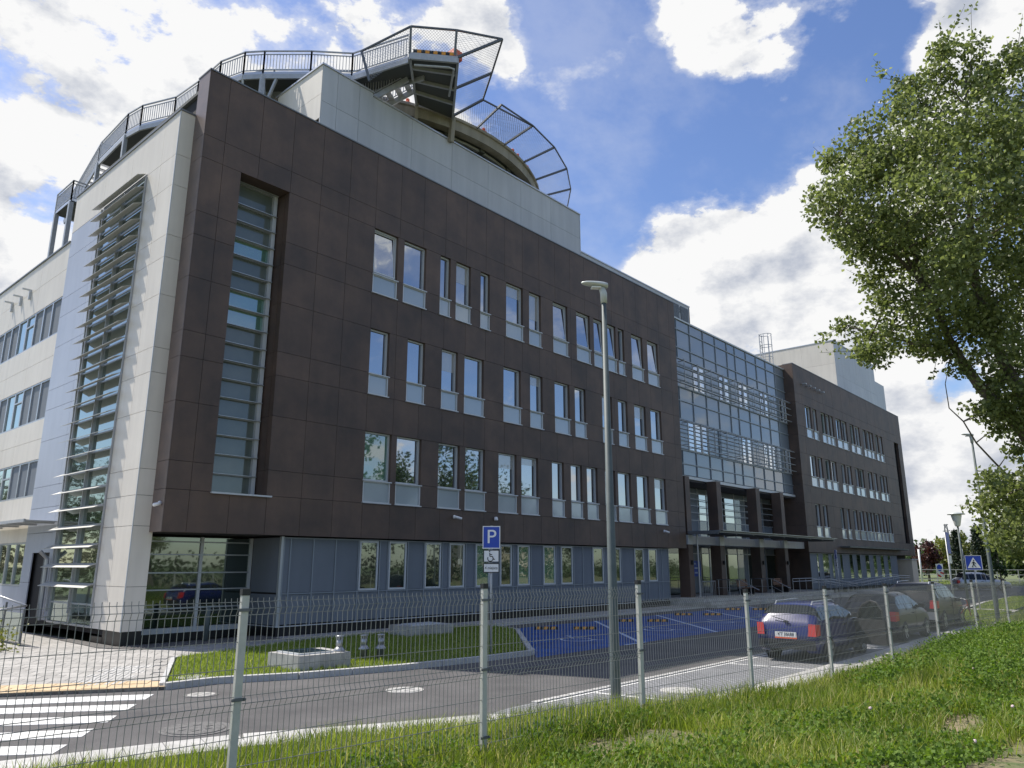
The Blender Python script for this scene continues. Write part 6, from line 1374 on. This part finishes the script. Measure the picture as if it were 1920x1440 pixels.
def conifer(label, loc, h, r, group=None):
    t = thing('spruce_tree', label, 'tree', loc, random.uniform(0,6), group)
    part('trunk', MB().tube([(0,0,-.1),(0,0,h*.95)], [.2,.03], 7), 'bark', t, True); ctr = []
    for k in range(26):
        z = h*(.08+.9*k/26); rr = r*(1-k/26.5)**.9
        for j in range(9):
            a = j*2*math.pi/9 + k*.7; m_ = 14; s_ = RNG.random(m_)**.7
            ctr.append(np.stack([np.cos(a)*rr*s_+RNG.normal(0,.12,m_), np.sin(a)*rr*s_+RNG.normal(0,.12,m_), z-rr*.25*s_+RNG.normal(0,.1,m_)],1))
    V, F, T = leaf_arrays(np.concatenate(ctr), .34, -.3, .55); link('crown', fast_mesh('crown', V, F, 'conifer_leaf', T), t)
conifer('left of two dark spruces beyond the street', (113,2.4,0), 7.3, 1.7, 'spruces beyond the street'); conifer('right of two dark spruces beyond the street, nearer the tall lamp', (103.5,-2.0,0), 7.4, 2.4, 'spruces beyond the street')
leafy_tree('red_leaved_tree', 'dark red-leaved tree beyond the street, beside the brown wing', (104.5,4.4,0), 5.3, 2.1, 'red_leaf', .24, 2600)
leafy_tree('green_tree', 'green tree behind the red-leaved one, against the brown wing', (113,9.2,0), 4.9, 2.9, 'tree_leaf', .28, 2600)
leafy_tree('yellow_green_tree', 'pale yellow-green tree between the two spruces', (136,5.0,0), 7.6, 3.2, 'yellow_leaf', .34, 2800)
leafy_tree('yellow_green_tree', 'pale yellow-green tree between the red-leaved tree and the left spruce', (128,7.4,0), 6.9, 2.6, 'yellow_leaf', .34, 2200)
for k, (x, y, h, r, lb) in enumerate([(104,-6.5,7.0,4.2,'green bushy tree behind the silver car, below the poplar'),(96,-10.5,6.8,4.0,'green bushy tree at the right edge behind the fence corner'),(138,-14,9,6,'tall green tree far behind, right of the spruces'),(140,16,5.5,5,'green tree far behind, half hidden by the brown wing'),(150,12,5.5,6,'dark green tree farthest behind the spruces')]):
    leafy_tree('green_tree', lb, (x,y,0), h, r, 'tree_leaf', .42, 3400)
leafy_tree('young_tree', 'small young tree with orange leaves at the far right fence', (66,-9.9,0), 4.6, .8, 'tree_leaf', .2, 700, 12, None, .06)
# garden wall block by the wing and street railings
t = thing('gate_pillar', 'cream rendered gate pillar beyond the end of the brown wing', 'wall', (78.5,-.2,0))
part('pillar', MB().box(-2.2,-.2,-.5,1.2,0,2.75), 'wall_cream', t); part('coping', MB().box(-2.3,-.1,-.6,1.3,2.75,2.88), 'concrete', t)
t = thing('street_railing', 'grey railing along the far side of the street', 'railing', (100,0,0))
for k in range(30):
    y = -24+k*2.2; part('post', MB().bar((0,y,0),(0,y,1.7),.09), 'galv', t)
for z in (.5,1.1,1.68): part('rail', MB().bar((0,-24,z),(0,40,z),.07), 'galv', t)
t = thing('garden_wall', 'low pale wall behind the street railing', 'wall', (103,0,0)); part('wall', MB().box(0,.4,6,42,0,1.6), 'wall_cream', t); part('coping', MB().box(-.08,.48,6,42,1.6,1.7), 'concrete', t)
for k, (y, c) in enumerate(((7.2,'sign_white'),(-1.2,'sign_white'),(3.6,'sign_white'))):
    mb = MB().tube([(0,0,-.1),(0,0,4.2)], .12, 8); t = thing('street_pole', ('leftmost','rightmost','middle')[k]+' slim white pole at the far street railing', 'pole', (97.5,y,0)); part('shaft', mb, c, t, True); part('foot', MB().lathe([(.22,0),(.2,.12),(.12,.15)], n=10), 'galv', t)
# electricity pylon on the skyline
t = thing('electricity_pylon', 'steel lattice electricity pylon far behind the spruces', 'pylon', (370,56.5,-2))
t.scale = (.55,.55,.66)
mb = MB()
for sx, sy in ((-1,-1),(1,-1),(1,1),(-1,1)): mb.bar((sx*4,sy*4,0),(sx*.6,sy*.6,33),.45)
for k in range(8):
    z0, z1 = k*4.1, (k+1)*4.1; w0 = 4-3.4*z0/33; w1 = 4-3.4*z1/33
    for sx in (-1,1): mb.bar((sx*w0,-w0,z0),(-sx*w1,-w1,z1),.28).bar((-w0,sx*w0,z0),(-w1,-sx*w1,z1),.28)
part('tower', mb, 'galv_dark', t)
for z, w_ in ((24,7.5),(28.5,5.5),(32.5,3.5)): part('cross_arm', MB().bar((-w_*.8,-w_*.6,z),(w_*.8,w_*.6,z),.5), 'galv_dark', t)
# far treeline on the horizon
ctr = []
for k in range(900):
    a = R(random.uniform(55,100)); d = random.uniform(230,330); c = np.array([-9.7+d*math.sin(a), -22+d*math.cos(a), random.uniform(0,7)]); ctr.append(RNG.normal(size=(22,3))*np.array([3,3,1.6])+c)
V, F, T = leaf_arrays(np.concatenate(ctr), 1.6); o = link('far_treeline', fast_mesh('far_treeline', V, F, 'tree_leaf', T)); o['kind'] = 'stuff'
# hedges opposite, mirrored in the glazing
q = []
for k in range(700):
    f = k/700; c = np.array([8+125*f, -31-20*f+random.uniform(-1.5,1.5), random.uniform(.3,2.6)]); q.append(RNG.normal(size=(16,3))*np.array([.8,.7,.5])+c)
for k in range(260):
    f = k/260; c = np.array([-3-34*f, 41+8*f+random.uniform(-1,1), random.uniform(.3,3.4)]); q.append(RNG.normal(size=(16,3))*np.array([.8,.7,.5])+c)
V, F, T = leaf_arrays(np.concatenate(q), .34); o = link('hedge', fast_mesh('hedge', V, F, 'tree_leaf', T)); o['kind'] = 'stuff'
# street side opposite the hospital, mirrored in its windows
for k, (x, y, h, r) in enumerate([(25,-29,19,4.5),(34,-31,12,4.0),(42,-31,15,4.5),(53,-36,13,4.8),(66,-40,10,4.2),(80,-44,10,5),(97,-46,11,5)]):
    leafy_tree('roadside_tree', 'leafy tree opposite the hospital, %s of seven mirrored in the ground-floor windows' % ('first','second','third','fourth','fifth','sixth','last')[k], (x,y,.3), h, r, 'tree_leaf', .30, 4200, 40, 'trees mirrored in the windows')
for k, (x, y, h, r) in enumerate([(-7,43,9,4.0),(-13,47,12,4.5),(-20,49,10,4.5),(-28,54,13,5)]):
    leafy_tree('park_tree', 'leafy tree left of the view, %s of four mirrored in the stair tower' % ('first','second','third','last')[k], (x,y,0), h, r, 'tree_leaf', .34, 3000, 30, 'trees mirrored in the stair tower')
t = thing('villa', 'cream house with red hipped roof, mirrored in the ground-floor windows', 'house', (72,-52,0))
part('wall', MB().box(-6,6,-5,5,0,6), 'wall_cream', t); part('roof', MB().add([(-6.7,-5.7,6),(6.7,-5.7,6),(6.7,5.7,6),(-6.7,5.7,6),(-2,0,9.4),(2,0,9.4)],[(0,1,5,4),(1,2,5),(2,3,4,5),(3,0,4),(3,2,1,0)]), 'roof_red', t)
for x in (-4,-1.2,1.6,4.2):
    for z in (1.0,3.8): wn = part('window', MB().box(x-.6,x+.6,5.0,5.06,z,z+1.4), 'sign_white', t); part('pane', MB().box(x-.5,x+.5,5.06,5.08,z+.1,z+1.3), 'glass_dark', wn)
    for z in (1.0,3.8): wn = part('window', MB().box(-6.06,-6.0,x-.6,x+.6,z,z+1.4), 'sign_white', t); part('pane', MB().box(-6.08,-6.06,x-.5,x+.5,z+.1,z+1.3), 'glass_dark', wn)
part('door', MB().box(-.1,1.0,5.0,5.05,0,2.1), 'wood', t)

# ================================================================ render settings
scene.render.engine = 'CYCLES'
scene.cycles.max_bounces = 6; scene.cycles.transparent_max_bounces = 8
print('objects', len(bpy.data.objects), 'tris', sum(len(m_.loop_triangles) if m_.loop_triangles else len(m_.polygons) for m_ in bpy.data.meshes))
